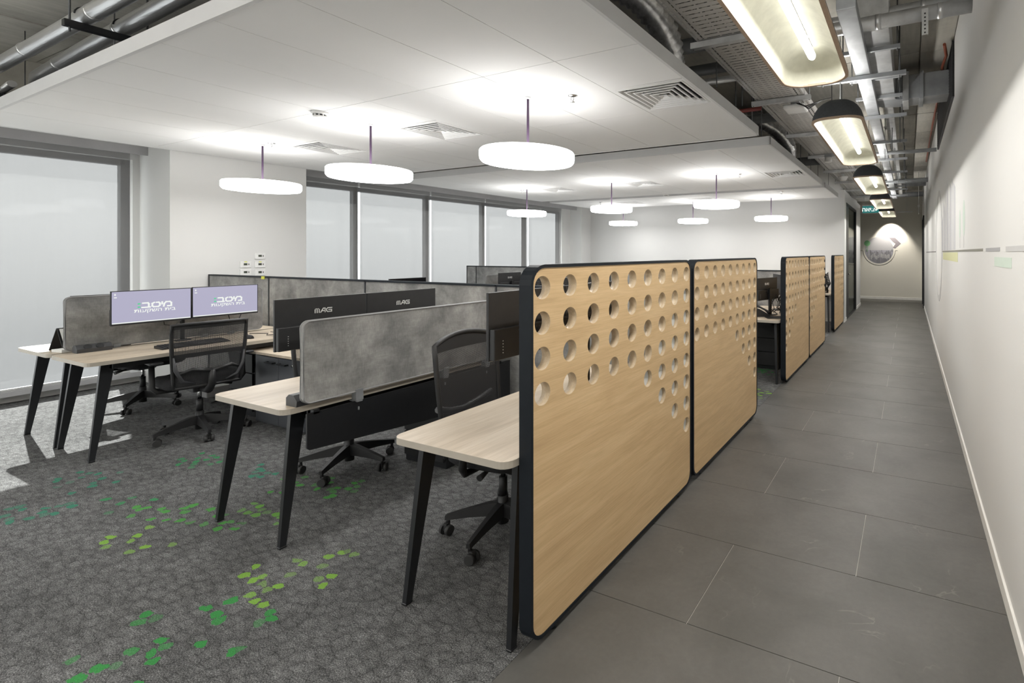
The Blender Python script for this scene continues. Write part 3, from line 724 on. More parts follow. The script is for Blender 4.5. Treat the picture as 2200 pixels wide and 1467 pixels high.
# rectangular duct run to the right wall
du = thing('air_duct', 'dull grey rectangular air duct turning into the corridor wall', 'duct')
b = MB(); b.box(-.02, XR, 5.80, 6.10, 3.15, 3.40, .004); obj('duct_section', b, 'galv_dark', du)
obj('flange', MB().box(-.06, -.0, 5.77, 6.13, 3.12, 3.43, .004), 'galv', du); obj('flange', MB().box(.10, .14, 5.78, 6.12, 3.13, 3.42, .004), 'galv_dark', du)
b = MB(); pr = []
for k in range(7):
    a = math.radians(90 * k / 6); pr.append((-.06 - .22 * math.sin(a), 5.80 + .30 - .30 + .0 - .0 - .22 * (1 - math.cos(a)) + .0, a))
rg = []
for x, y, a in pr:
    nx, ny = math.sin(a), math.cos(a)
    rg.append([(x - nx * .15 + .0, y + ny * .15 + .15 - .0, 3.15), (x + nx * .15, y - ny * .15 + .15, 3.15), (x + nx * .15, y - ny * .15 + .15, 3.40), (x - nx * .15, y + ny * .15 + .15, 3.40)])
b.loft(rg, smooth=False); obj('duct_elbow', b, 'galv_dark', du)
b = MB(); b.box(-.44, -.13, 3.9, 5.73, 3.14, 3.42, .004); obj('duct_section', b, 'galv', du)
for yy in (4.2, 4.9, 5.5):
    obj('hanger_frame', MB().box(-.50, -.06, yy - .015, yy + .015, 3.10, 3.13), 'galv_dark', du)
    for x in (-.08, -.48): obj('threaded_rod', MB().cyl((x, yy, 3.08), (x, yy, ZS), .005, n=6), 'dark_pipe', du)
pipe('service_pipe', [(-1.2, 4.02, 3.30), (XR, 4.02, 3.30)], .045, 'galv', 'upper grey service pipe crossing the corridor at the top right', 'pipe', 16, [((.1, 4.02, 3.30), (1, 0, 0))])
pipe('service_pipe', [(-1.2, 3.88, 3.19), (XR, 3.88, 3.19)], .05, 'galv', 'lower grey service pipe crossing the corridor at the top right', 'pipe', 16, [((-.2, 3.88, 3.19), (1, 0, 0)), ((.2, 3.88, 3.19), (1, 0, 0))])
b = thing('slotted_bracket', 'perforated steel bracket hanging from the pipes at the top right', 'bracket', (.10, 3.80, 3.07))
obj('channel', MB().box(-.02, .02, -.002, .0, -.06, .12).box(-.02, -.017, -.0, .02, -.06, .12).box(.017, .02, 0, .02, -.06, .12), 'galv', b)
hb = MB()
for k in range(6): hb.cyl((0, -.0025, -.045 + k * .026), (0, -.0015, -.045 + k * .026), .006, n=10)
obj('hole_row', hb, 'black', b)
pipe('conduit', [(-1.1, 8.43, 3.08), (XR - .01, 8.36, 3.06)], .03, 'galv_dark', 'thin grey conduit crossing the corridor beyond the second trough lamp', 'pipe', 12)
pipe('red_pipe', [(-7, 4.99, 3.0), (-1.37, 4.99, 3.0), (-1.37, 4.99, 3.45)], .02, 'red', 'red sprinkler pipe showing in the gap between two rafts', 'pipe', 10)
pipe('orange_cable', [(.30, 5.25, 3.46), (.33, 5.5, 3.44), (.31, 5.75, 3.42), (.34, 6.5, 3.48), (.33, 8.5, 3.49), (.34, 12, 3.49)], .014, 'ruddy', 'orange-brown cable under the slab along the corridor wall', 'cable', 8)
k = 0
for yy, zz, rr, lab in [(3.75, 3.22, .06, 'dark duct crossing above the nearest raft edge'), (4.35, 3.12, .03, 'thin light pipe above the nearest raft edge'), (4.25, 3.2, .05, 'dark pipe just behind the thin light pipe'), (6.1, 3.2, .06, 'dark duct crossing above the middle raft'), (9.3, 3.2, .08, 'dark duct crossing near the far raft'), (12.2, 3.12, .05, 'grey pipe crossing the corridor near the exit sign'), (13.5, 3.25, .10, 'thick grey duct crossing the far corridor'), (15.8, 3.2, .07, 'farthest grey duct before the end wall')]:
    pipe('crossing_pipe', [(-7.0 if yy < 11 else -1.25, yy, zz), (-1.0 if yy < 11 else XR - .01, yy, zz)], rr, ['dark_pipe', 'galv', 'dark_pipe', 'dark_pipe', 'dark_pipe', 'galv_dark', 'galv_dark', 'galv_dark'][k], lab, 'pipe', 12); k += 1
rods = thing('threaded_rods', 'row of thin threaded rods hanging under the concrete slab over the corridor', 'threaded rod')
rods.name = 'rod_row'
rm = mesh('threaded_rod', MB().cyl((0, 0, 2.9), (0, 0, ZS), .005, n=6), 'dark_pipe')
for x, y in [(-.20, 7.2), (-.2, 8.6), (-.08, 9.9), (-.32, 8.0), (-.10, 6.8), (-.2, 11.2), (-.05, 12.6), (-1.45, 3.9), (-1.42, 4.5), (-1.5, 5.1), (-1.48, 7.6)]: link('threaded_rod', rm, rods, (x, y, 0))
smoke(-.28, 8.05, 3.40, 'white smoke detector under the concrete slab of the corridor')
obj('stem', MB().cyl((-.28, 8.05, 3.40), (-.28, 8.05, ZS), .012, n=8), 'galv').name = 'detector_stem'
tag(bpy.data.objects['detector_stem'], 'short steel stem holding the corridor smoke detector', 'bracket')
ap = thing('access_point', 'square white wireless access point under the cable tray', 'access point', (-.98, 4.80, 2.90))
obj('housing', MB().box(-.10, .10, -.11, .11, -.02, .02, .014), 'white', ap); obj('bracket', MB().box(-.04, .04, -.04, .04, .02, .065), 'galv', ap)
spk = thing('ceiling_speaker', 'white cylindrical speaker under the cable tray, nearer one', 'speaker', (-1.07, 7.55, 2.90))
obj('body', MB().lathe([(0, -.05), (.05, -.05), (.055, -.045), (.048, .02), (0, .02)], 24), 'white', spk); obj('bracket', MB().box(-.05, .05, -.03, .03, .02, .07), 'galv_dark', spk)
spk = thing('ceiling_speaker', 'white bowl-shaped speaker under the cable tray, farther one', 'speaker', (-1.09, 9.55, 2.90))
obj('body', MB().lathe([(0, -.06), (.05, -.06), (.06, -.04), (.085, 0), (.095, .015), (0, .015)], 24), 'white', spk); obj('bracket', MB().box(-.02, .02, -.02, .02, .015, .07), 'galv', spk)
fc = MB()
for q in range(3):
    fc.tube([(-.95 + .02 * q, 4.7, 2.92), (-.85, 4.62 + .05 * q, 2.86), (-.74, 4.8, 2.95), (-.7, 5.1, 3.05)], .006, 6)
tag(obj('access_point_cable', fc, 'cable'), 'thin dark cable looping beside the wireless access point', 'cable')
# exit sign
es = thing('exit_sign', 'illuminated teal exit sign with white Hebrew lettering and arrow', 'exit sign', (-.86, 13.25, 2.60))
obj('panel', MB().box(-.19, .19, -.006, .006, -.085, .085, .002), 'sign', es)
obj('housing', MB().box(-.20, .20, -.025, .025, .085, .115, .004), 'white', es)
for x in (-.15, .15): obj('hanger_rod', MB().cyl((x, 0, .11), (x, 0, .31), .004, n=6), 'galv', es)
text('lettering', 'האיצי', .13, 'sign_w', es, (1, 0, 0), (0, 0, 1), (-.035, -.0075, -.005), offset=.004, sx=1.15)
b = MB(); M_ = Matrix(((1, 0, 0, 0), (0, 0, -1, -.0065), (0, 1, 0, 0), (0, 0, 0, 1))); b.prism([(.115, -.05), (.175, 0), (.115, .05)], 0, .001, M_); obj('arrow', b, 'sign_w', es)
es2 = thing('exit_sign', 'small white exit lamp box hanging by the corridor wall at the far end', 'exit sign', (.22, 13.6, 2.58))
obj('panel', MB().box(-.006, .006, -.17, .17, -.10, .08, .002), 'white', es2); obj('housing', MB().box(-.02, .02, -.18, .18, .08, .11, .004), 'white', es2)
obj('hanger_rod', MB().cyl((0, 0, .11), (0, 0, .92), .004, n=6), 'galv', es2)
# track and spot on the end wall
trk = thing('light_track', 'white linear track near the end wall with a spot lamp', 'track light', (-.75, 17.1, 2.80))
obj('track', MB().box(-.85, .85, -.02, .02, -.02, .02), 'white', trk)
for x in (-.7, .7): obj('hanger_rod', MB().cyl((x, 0, 0), (x, 0, .72), .004, n=6), 'galv', trk)
obj('spot_head', MB().cyl((.22, .02, -.03), (.22, .10, -.13), .035, .04), 'white', trk)
ld = bpy.data.lights.new('spot', 'SPOT'); ld.energy = 62; ld.spot_size = math.radians(84); ld.spot_blend = .5; ld.color = (1, .93, .82); ld.shadow_soft_size = .03
lo = bpy.data.objects.new('spot_lamp', ld); COL.objects.link(lo); lo.location = (-.53, 17.30, 2.62); lo.rotation_euler = Vector((0, .55, -1)).to_track_quat('-Z', 'Y').to_euler()

# ------------------------------------------------------------------ murals
Y0 = 17.7
mu = thing('city_mural', 'round grey city skyline print with a green tree on the far end wall', 'mural', (-.89, Y0, 1.60))
def disc_pts(r, n=48, a0=0, a1=360, c=(0, 0)): return [(c[0] + r * math.cos(math.radians(a0 + (a1 - a0) * k / n)), c[1] + r * math.sin(math.radians(a0 + (a1 - a0) * k / n))) for k in range(n + (0 if a1 - a0 == 360 else 1))]
MX = Matrix(((1, 0, 0, 0), (0, 0, -1, 0), (0, 1, 0, 0), (0, 0, 0, 1)))   # xy plane -> wall facing -Y
def decal(name, pts, d0, d1, m, par): return obj(name, MB().prism(pts, d0, d1, MX), m, par)
decal('disc', disc_pts(.44, c=(0, .01)), 0, .002, 'm_lav2', mu)
decal('disc_lower', disc_pts(.43, 30, 180, 360, (0, .01)), .002, .0025, 'm_lav', mu)
decal('arrow', [(.30, .42), (.48, .42), (.66, .22), (.48, .06), (.42, .10), (.50, .22), (.40, .30)], .002, .003, 'm_arrow', mu)
b = MB(); random.seed(3)
for k in range(34):
    x = -.40 + k * .0235; lim = math.sqrt(max(.0, .42 ** 2 - x * x)); hh = random.uniform(.0, .22); w = random.uniform(.012, .035)
    b.prism([(x, -lim * .98), (x + w, -lim * .98), (x + w, -.20 + hh), (x, -.20 + hh)] if lim > .2 else [(x, -.05), (x + w, -.05), (x + w, .03), (x, .03)], .0025, .0030 + .0001 * (k % 3), MX)
obj('skyline', b, 'm_city', mu)
b = MB()
for k in range(16):
    x = -.34 + k * .043; w = random.uniform(.02, .04); z0 = -.30 + random.uniform(0, .08); b.prism([(x, z0), (x + w, z0), (x + w, z0 + random.uniform(.10, .2)), (x, z0 + .12)], .0032, .0036, MX)
obj('skyline_front', b, 'm_city2', mu)
decal('tree_crown', disc_pts(.095, 20, c=(-.365, .24)), .003, .005, 'm_green2', mu); decal('tree_trunk', [(-.372, -.03), (-.358, -.03), (-.36, .24), (-.37, .24)], .005, .006, 'm_green2', mu)
b = MB(); ro = disc_pts(.50, 30, 182, 358, (0, .01)); ri = disc_pts(.485, 30, 182, 358, (0, .01)); 
for k in range(30): b.prism([ro[k], ro[k + 1], ri[k + 1], ri[k]], 0, .004, MX)
b.prism([(-.62, -.008), (-.50, -.008), (-.50, .004), (-.62, .004)], 0, .004, MX).prism([(.50, -.008), (.56, -.008), (.56, .004), (.50, .004)], 0, .004, MX)
obj('outline', b, 'm_line', mu)
# mural on the corridor wall (faces -X)
MY = Matrix(((0, 0, -1, 0), (1, 0, 0, 0), (0, 1, 0, 0), (0, 0, 0, 1)))  # (y,z) -> wall
mw = thing('wall_mural', 'printed timeline with grey stripes, ring and pale trees on the corridor wall', 'mural', (XR, 0, 0))
def dw(name, pts, d, m): return obj(name, MB().prism(pts, 0, d, MY), m, mw)
dw('stripe', [(3.33, 1.530), (7.1, 1.530), (7.1, 1.545), (3.33, 1.545)], .002, 'm_dgrey')
dw('stripe', [(8.8, 1.530), (13.5, 1.530), (13.5, 1.545), (8.8, 1.545)], .002, 'm_line')
dw('stripe', [(2.74, 1.528), (3.2, 1.528), (3.2, 1.546), (2.74, 1.546)], .002, 'm_grey')
dw('stripe', [(1.7, 1.526), (2.58, 1.526), (2.58, 1.548), (1.7, 1.548)], .002, 'm_lgrey')
dw('block', [(4.95, 1.44), (7.0, 1.44), (7.0, 1.525), (4.95, 1.525)], .0015, 'm_yellow')
dw('block', [(2.45, 1.455), (2.9, 1.455), (2.9, 1.50), (2.45, 1.50)], .0015, 'm_green')
b = MB(); ro = disc_pts(.78, 40, 0, 360, (7.95, 1.62)); ri = disc_pts(.70, 40, 0, 360, (7.95, 1.62))
for k in range(40): b.prism([ro[k], ro[(k + 1) % 40], ri[(k + 1) % 40], ri[k]], 0, .003, MY)
obj('ring', b, 'm_lgrey', mw)
random.seed(5)
for k in range(9):
    y_ = 5.2 + k * .23; dw('tower', [(y_, 1.55), (y_ + .17, 1.55), (y_ + .17, 1.9 + random.uniform(0, .45)), (y_, 1.9 + random.uniform(0, .3))], .001, ['m_tower', 'm_tower2'][k % 2])
for yc, rr, zc in ((4.75, .12, 1.76), (4.42, .14, 1.79)):
    dw('tree_crown', [(yc + rr * .6 * math.cos(a * PI / 10), zc + rr * math.sin(a * PI / 10)) for a in range(20)], .001, 'm_green')
    dw('tree_trunk', [(yc - .008, 1.56), (yc + .008, 1.56), (yc + .006, zc - rr), (yc - .006, zc - rr)], .001, 'm_lgrey')

# thermostats on the column
for (y_, z_, lab) in [(3.517, 1.479, 'white thermostat alone at the top of the group on the column'), (3.363, 1.375, 'white thermostat in the middle row, left, with a yellow tab'), (3.517, 1.372, 'white thermostat in the middle row, right, with a yellow tab'), (3.363, 1.276, 'white thermostat in the bottom row, left'), (3.517, 1.270, 'white thermostat in the bottom row, right')]:
    t_ = thing('thermostat', lab, 'thermostat', (-7.54, y_, z_), group='thermostats on the column')
    obj('plate', MB().box(0, .012, -.058, .058, -.040, .040, .003), 'white', t_); obj('display', MB().box(.012, .014, -.020, .016, -.010, .016), 'lcd', t_)
    obj('button', MB().box(.012, .014, .028, .036, -.008, .012), 'plastic_grey', t_)
    if 'yellow' in lab: obj('yellow_tab', MB().box(.012, .0135, -.015, .015, .028, .038), 'yellow', t_)

# ------------------------------------------------------------------ wooden perforated screens
SX = -1.285
def wood_screen(y0, y1, lab, mirror=False):
    L = y1 - y0; s = thing('wooden_screen', lab, 'room divider', (SX, y0, 0), group='perforated oak screens along the corridor')
    zb, zt = .028, 1.475; yc = L / 2; zc = (zb + zt) / 2
    holes = []; backs = []
    n = 9
    off = (L - .1725 * 8) / 2
    for r in range(8):
        c0 = 0 if r < 4 else r + 1
        for c in range(c0, 9):
            cc = 8 - c if mirror else c
            yy = off + .1725 * cc; zz = 1.385 - .1375 * r
            holes.append([(yy + .0455 * math.cos(2 * PI * k / 28), zz + .0455 * math.sin(2 * PI * k / 28)) for k in range(28)])
            if (c + 1) + (r + 1) >= 11: backs.append((yy, zz))
    outer = rrect(L - .024, zt - zb - .024, .065, 6, yc, zc)
    obj('oak_panel', MB().plate(outer, holes, -.046, -.004), ['oak', 'oak_edge'], s)
    fo = rrect(L, zt - zb, .078, 6, yc, zc); fi = rrect(L - .026, zt - zb - .026, .065, 6, yc, zc)
    b = MB(); ring = lambda pts, x: [(x, p, q) for p, q in pts]
    b.loft([ring(fo, -.058), ring(fo, .0), ring(fi, .0), ring(fi, -.058), ring(fo, -.058)], cap=False, smooth=False)
    obj('steel_frame', b, 'frame_black', s)
    for yy in (.16, L - .16): obj('foot', MB().cyl((-.03, yy, 0), (-.03, yy, .03), .018), 'black', s)
    bm_ = mesh('hole_backing', MB().cyl((-.030, 0, 0), (-.026, 0, 0), .0448, n=24), 'backing')
    for yy, zz in backs: link('hole_backing', bm_, s, (0, yy, zz))
    return s
SCR = [(1.462, 2.982, 'large perforated oak screen in a black frame, nearest the camera', 0), (3.018, 4.545, 'perforated oak screen touching the far end of the nearest one', 0),
       (5.725, 7.238, 'perforated oak screen just beyond the first gap in the row', 1), (7.252, 8.74, 'perforated oak screen, fourth along the corridor', 1), (9.86, 11.37, 'perforated oak screen farthest along, by the glass door', 0)]
for a, c, l, m in SCR: wood_screen(a, c, l, m)

# ------------------------------------------------------------------ desks
DZT = .74
def make_desk(w, l, lab, loc, flip=False, ins=(.035, .035), skip=()):
    """desk with its near end at local y=0; flip mirrors it"""
    s = -1 if flip else 1
    d = thing('desk', lab, 'desk', loc, group='pale oak office desks')
    b = MB(); b.prism(rrect(w, l, .05, 5, w / 2, s * l / 2), DZT - .028, DZT); me = mesh('tabletop', b, ['desk', 'desk_edge'])
    for p in me.polygons:
        if abs(p.normal.z) < .5: p.material_index = 1
    link('tabletop', me, d)
    for e in (0, 1):
        for sx in (0, 1):
            if (e, sx) in skip: continue
            xf = ins[0] if sx == 0 else w - ins[1]; xt = xf + (.03 if sx == 0 else -.03)
            yf = .06 if e == 0 else l - .06; yt = yf + (.09 if e == 0 else -.09)
            hw0, hd0, hw1, hd1 = .012, .015, .015, .037
            b = MB(); R_ = lambda cx, cy_, z, a, c: [(cx - a, s * (cy_ - c), z), (cx + a, s * (cy_ - c), z), (cx + a, s * (cy_ + c), z), (cx - a, s * (cy_ + c), z)]
            b.loft([R_(xf, yf, 0, hw0, hd0), R_(xf, yf, .008, hw0 + .002, hd0 + .002), R_(xf, yf, .010, hw0, hd0), R_(xt, yt, DZT - .03, hw1, hd1)], smooth=False)
            obj('leg', b, 'black', d)
    ya, yb = sorted((s * .15, s * (l - .15)))
    obj('frame_rail', MB().box(.08, .12, ya, yb, DZT - .075, DZT - .03).box(w - .12, w - .08, ya, yb, DZT - .075, DZT - .03).box(.07, w - .07, s * .17 - .02, s * .17 + .02, DZT - .075, DZT - .03).box(.07, w - .07, s * (l - .17) - .02, s * (l - .17) + .02, DZT - .075, DZT - .03), 'black', d)
    return d
BAY = [('front bay', 1.40, False, 1.56), ('second bay, behind the long grey partition', 4.63, True, 1.56), ('third bay, beyond the first gap', 5.66, False, 1.56), ('fourth bay, behind the far partition', 8.82, True, 1.54), ('last bay by the back wall', 9.80, False, 1.56)]
XA, XB, XCD, XE = -6.665, -5.93, -3.485, -1.99
WD = .69
make_desk(WD, 1.56, 'leftmost desk of the front bay, its top bleached by the window', (XA, 1.41, 0), ins=(-.02, .06))
make_desk(WD, 1.56, 'front bay desk under the two lit lavender monitors', (XB, 1.41, 0), ins=(-.03, .13), skip=((1, 1),))
make_desk(WD, 1.56, 'front bay desk with the mottled felt screen clipped to its right edge', (XCD, 1.40, 0), ins=(-.06, .13))
make_desk(.645, 1.56, 'pale oak desk right beside the nearest oak screen', (XE, 1.40, 0), ins=(.02, .035))
for nm, y, fl, l in BAY[1:]:
    for x, q in ((XB, 'left'), (XCD, 'middle'), (XE, 'corridor-side')):
        if nm.startswith('last') and q == 'left': continue
        make_desk(WD if x != XE else .64, l, '%s desk of the %s' % (q, nm), (x, y, 0), fl)

def felt_screen(x, y0, y1, lab, z0=.755, z1=1.172, th=.026):
    s = thing('desk_screen', lab, 'desk divider', (x, y0, 0), group='felt desk divider screens'); L = y1 - y0
    P = rrect(L, z1 - z0, .035, 5, L / 2, (z0 + z1) / 2)
    b = MB(); b.loft([[(-th / 2, p, q) for p, q in P], [(th / 2, p, q) for p, q in P]], smooth=False); obj('felt_panel', b, 'felt', s)
    for sg in (-1, 1):
        Q = [(sg * th / 2, p, q) for p, q in P]; obj('piping', MB().tube(Q + [Q[0]], .0045, 6), 'piping', s)
    for yy in (.28, .85, L - .25):
        c = MB(); c.box(-.02, .02, yy - .02, yy + .02, z0 - .05, z0 + .012).box(-.05, .02, yy - .015, yy + .015, z0 - .058, z0 - .048).cyl((.0, yy, z0 - .10), (.0, yy, z0 - .05), .006).box(-.012, .012, yy - .003, yy + .003, z0 - .105, z0 - .088)
        obj('clamp', c, 'galv_dark', s)
    return s
felt_screen(-5.955, 1.49, 2.79, 'dark felt divider between the two leftmost desks, behind the lit monitors')
felt_screen(-2.775, 1.475, 2.93, 'long mottled grey felt divider with piping beside the middle desk')
felt_screen(-5.955, 5.75, 7.1, 'felt divider on the left desks of the third bay')
felt_screen(-2.775, 5.75, 7.1, 'felt divider on the middle desk of the third bay')
# modesty panel below the felt screen
mp_ = thing('modesty_panel', 'black modesty panel hanging under the middle desk', 'modesty panel', (-2.775, 1.495, 0))
b = MB(); P = [(0, .700), (0, .525), (.012, .513), (1.40, .405), (1.42, .42), (1.42, .700)]
b.loft([[(-.006, p, q) for p, q in P], [(.006, p, q) for p, q in P]], smooth=False); obj('panel_sheet', b, 'black', mp_)
obj('bracket', MB().box(-.02, .006, .03, .06, .69, .712).box(-.02, .006, 1.3, 1.33, .69, .712), 'black', mp_)

# long partitions between the bays
def partition(y, xs, lab):
    s = thing('partition_screen', lab, 'partition', (0, y, 0), group='long grey fabric partitions')
    for a, c in zip(xs, xs[1:]):
        obj('fabric_panel', MB().box(a + .008, c - .008, -.022, .022, .06, 1.250, .004), 'felt', s)
        obj('post', MB().box(a - .008, a + .008, -.026, .026, 0, 1.262), 'black', s)
    obj('post', MB().box(xs[-1] - .008, xs[-1] + .008, -.026, .026, 0, 1.262), 'black', s)
    obj('top_rail', MB().box(xs[0] - .008, xs[-1] + .008, -.026, .026, 1.250, 1.266), 'frame_black', s)
    obj('base_rail', MB().box(xs[0], xs[-1], -.02, .02, .0, .06), 'black', s)
partition(3.02, [-7.52, -6.25, -4.63, -2.995, -1.36], 'long grey fabric partition behind the front desks')
partition(7.26, [-8.0, -7.75, -6.25, -4.63, -2.995, -1.36], 'far grey fabric partition seen above the front one')

# ------------------------------------------------------------------ monitors
def logo_mag(par, x, zc, s):
    b = MB(); sc = (s, s); o = (x, 0, zc); rt, up = (0, -1, 0), (0, 0, 1)
    L = [[(-1.75, -.4), (-1.75, .4)], [(-1.75, .4), (-.95, .4)], [(-1.35, .4), (-1.35, -.4)], [(-.95, .4), (-.95, -.4)],
         [(-.65, -.4), (-.15, .4), (.2, .4)], [(.2, .4), (.2, -.4)], [(-.3, -.12), (.2, -.12)],
         [(1.55, .4), (.75, .4), (.5, .2), (.5, -.2), (.75, -.4), (1.5, -.4), (1.5, 0), (.95, 0)]]
    strokes(b, L, .19, rt, up, o, sc); return obj('logo', b, 'logo', par)
def logo_screen(par, x, yc, zc, s):
    rt, up = (0, 1, 0), (0, 0, 1)
    b = MB()
    L = [[(-1.75, .42), (-1.05, .42), (-.92, .25), (-.92, -.4)], [(-1.85, -.42), (-.75, -.42)],
         [(-.15, .42), (-.42, .25), (-.42, -.25), (-.2, -.42), (.45, -.42), (.68, -.2), (.68, .2), (.5, .42), (.2, .42)],
         [(1.02, .42), (1.02, .05)],
         [(1.25, -.42), (1.35, .1), (1.6, .42), (2.15, .42), (2.38, .2), (2.38, -.42), (1.85, -.42)]]
    strokes(b, L, .26, rt, up, (x, yc, zc), (s, s)); obj('lettering', b, 'screen_white', par)
    b = MB()
    for zz in (.32, -.3):
        pts = [(x, yc + s * (-2.3 + .22 * math.cos(2 * PI * k / 16)), zc + s * (zz + .15 * math.sin(2 * PI * k / 16))) for k in range(16)]
        b.loft([pts, [(p[0] + .0006, p[1], p[2]) for p in pts]], smooth=False)
    obj('green_dots', b, 'screen_green', par)
    text('lettering', 'תועקשה תיב', s * .92, 'screen_white', par, rt, up, (x, yc + .02 * s, zc - s * 1.05), offset=s * .012, sx=1.25)
def make_monitor(lab, loc, rz, lit=False, w=.488, h=.275, grp='desk monitors'):
    m = thing('monitor', lab, 'monitor', loc, rz, grp)      # local: screen faces +x, centre of the panel at z=0
    obj('bezel', MB().box(-.007, .007, -w / 2, w / 2, -h / 2, h / 2, .002), 'plastic', m)
    obj('display', MB().box(.007, .0078, -w / 2 + .006, w / 2 - .006, -h / 2 + .014, h / 2 - .006), 'screen' if lit else 'off_screen', m)
    b = MB(); b.box(-.034, -.006, -w / 2 + .004, w / 2 - .004, -h / 2 + .002, -.01, .004); obj('rear_housing', b, 'plastic', m)
    b = MB()
    for k in range(12): b.box(-.036, -.032, -.10 + k * .018, -.092 + k * .018, -.03, -.024)
    obj('vent_slots', b, 'plastic_grey', m)
    b = MB()
    for k in range(5): b.cyl((-.0335, w / 2 - .05, -.06 - k * .012), (-.0350, w / 2 - .05, -.06 - k * .012), .0022, n=8)
    obj('button_dots', b, 'logo', m)
    obj('socket_recess', MB().box(-.0352, -.0335, .03, .085, -h / 2 + .006, -h / 2 + .026), 'cable', m)
    logo_mag(m, -.0072, h * .22, .027)
    if lit:
        logo_screen(m, .0082, .012, .012, .042)
        obj('taskbar', MB().box(.0078, .0082, -w / 2 + .008, w / 2 - .008, -h / 2 + .0145, -h / 2 + .022), 'screen_white', m)
        obj('desktop_icons', MB().box(.0078, .0084, -w / 2 + .02, -w / 2 + .028, h / 2 - .035, h / 2 - .022).box(.0078, .0084, -w / 2 + .018, -w / 2 + .034, h / 2 - .055, h / 2 - .048), 'screen_white', m)
    return m
def arm(lab, x, yc, z, dx, ys):
    """twin monitor arm: pole on the desk, two arms to the monitor backs"""
    a = thing('twin_stand', lab, 'monitor stand', (x, yc, DZT), group='twin monitor stands')
    obj('clamp_base', MB().box(-.045, .045, -.045, .045, 0, .012, .003), 'black', a); obj('pole', MB().cyl((0, 0, .01), (0, 0, z - DZT + .03), .016), 'black', a)
    for yy in ys:
        b = MB(); p1 = Vector((dx * .2, yy * .5, z - DZT)); p2 = Vector((dx, yy, z - DZT))
        b.cyl((0, 0, z - DZT), p1, .012).cyl(p1, p2, .011).cyl(p1 - Vector((0, 0, .02)), p1 + Vector((0, 0, .02)), .017)
        obj('arm_link', b, 'black', a); obj('mount_plate', MB().box(dx - .003 if dx > 0 else dx - .004, dx + .004, yy - .04, yy + .04, z - DZT - .03, z - DZT + .05), 'black', a)
# desk B: lit monitors facing the corridor
zB = 1.078
make_monitor('left one of the two lit monitors with a lavender desktop', (-5.70, 1.905, zB), .0, True)
make_monitor('right one of the two lit monitors with a lavender desktop', (-5.70, 2.397, zB + .003), .0, True)
arm('twin-armed stand holding the two lit monitors', -5.86, 2.15, 1.04, .123, (-.2, .2))
cbm = MB(); cbm.tube([(-5.735, 1.98, .99), (-5.74, 1.99, .91), (-5.76, 2.06, .89), (-5.80, 2.12, .93)], .004, 6).tube([(-5.735, 2.42, .985), (-5.74, 2.44, .90), (-5.76, 2.52, .895), (-5.78, 2.56, .98)], .004, 6)
tag(obj('monitor_cable', cbm, 'cable'), 'looped dark cables hanging below the lit monitors', 'cable')
# desk C: backs to the corridor
zC = 1.135
make_monitor('black monitor back with silver logo on the middle front desk, nearer one', (-3.02, 1.715, zC), PI + .0)
make_monitor('black monitor back with silver logo on the middle front desk, farther one', (-3.02, 2.207, zC), PI + .0)
arm('twin-armed stand behind the pair of black monitor backs', -2.88, 1.96, 1.06, -.105, (-.2, .2))
# desk E
make_monitor('monitor back cut off by the frame of the nearest oak screen', (-1.53, 1.73, 1.222), PI)
make_monitor('monitor back beyond it, seen through holes of the nearest oak screen', (-1.53, 2.222, 1.222), PI)
arm('twin-armed stand on the desk beside the nearest oak screen', -1.40, 1.98, 1.14, -.095, (-.2, .2))
# other bays
for (nm, x, y, z, rz) in [('monitor on the middle desk of the second bay, nearer one', -3.02, 3.85, 1.14, PI), ('monitor on the middle desk of the second bay, farther one', -3.02, 4.30, 1.14, PI),
                          ('monitor whose top edge peeks above the front partition on the left', -5.45, 4.05, 1.08, .0),
                          ('monitor with silver logo on the left desk of the third bay', -5.75, 6.05, 1.07, PI), ('monitor beside it on the left desk of the third bay', -5.55, 6.55, 1.07, PI + .3),
                          ('monitor on the middle desk of the third bay, nearer one', -3.02, 6.05, 1.06, PI), ('monitor on the middle desk of the third bay, farther one', -3.02, 6.55, 1.06, PI - .2),
                          ('tilted monitor back with logo in the gap between oak screens', -1.62, 6.15, 1.07, PI - .3), ('monitor behind the tilted one in the gap', -1.62, 6.76, 1.09, PI + .5),
                          ('monitor on the corridor-side desk of the last bay', -1.6, 10.6, 1.08, PI), ('monitor on the corridor-side desk of the fourth bay', -1.6, 8.2, 1.08, PI)]:
    make_monitor(nm, (x, y, z), rz)
    st_ = thing('monitor_stand', 'stand under the ' + nm, 'monitor stand', (x, y, DZT), rz, 'monitor stands')
    obj('foot', MB().box(-.10, .06, -.09, .09, 0, .01, .004), 'black', st_); obj('neck', MB().box(-.062, -.040, -.022, .022, .008, z - DZT + .01), 'black', st_); obj('mount', MB().box(-.045, -.034, -.04, .04, z - DZT - .05, z - DZT + .0), 'black', st_)

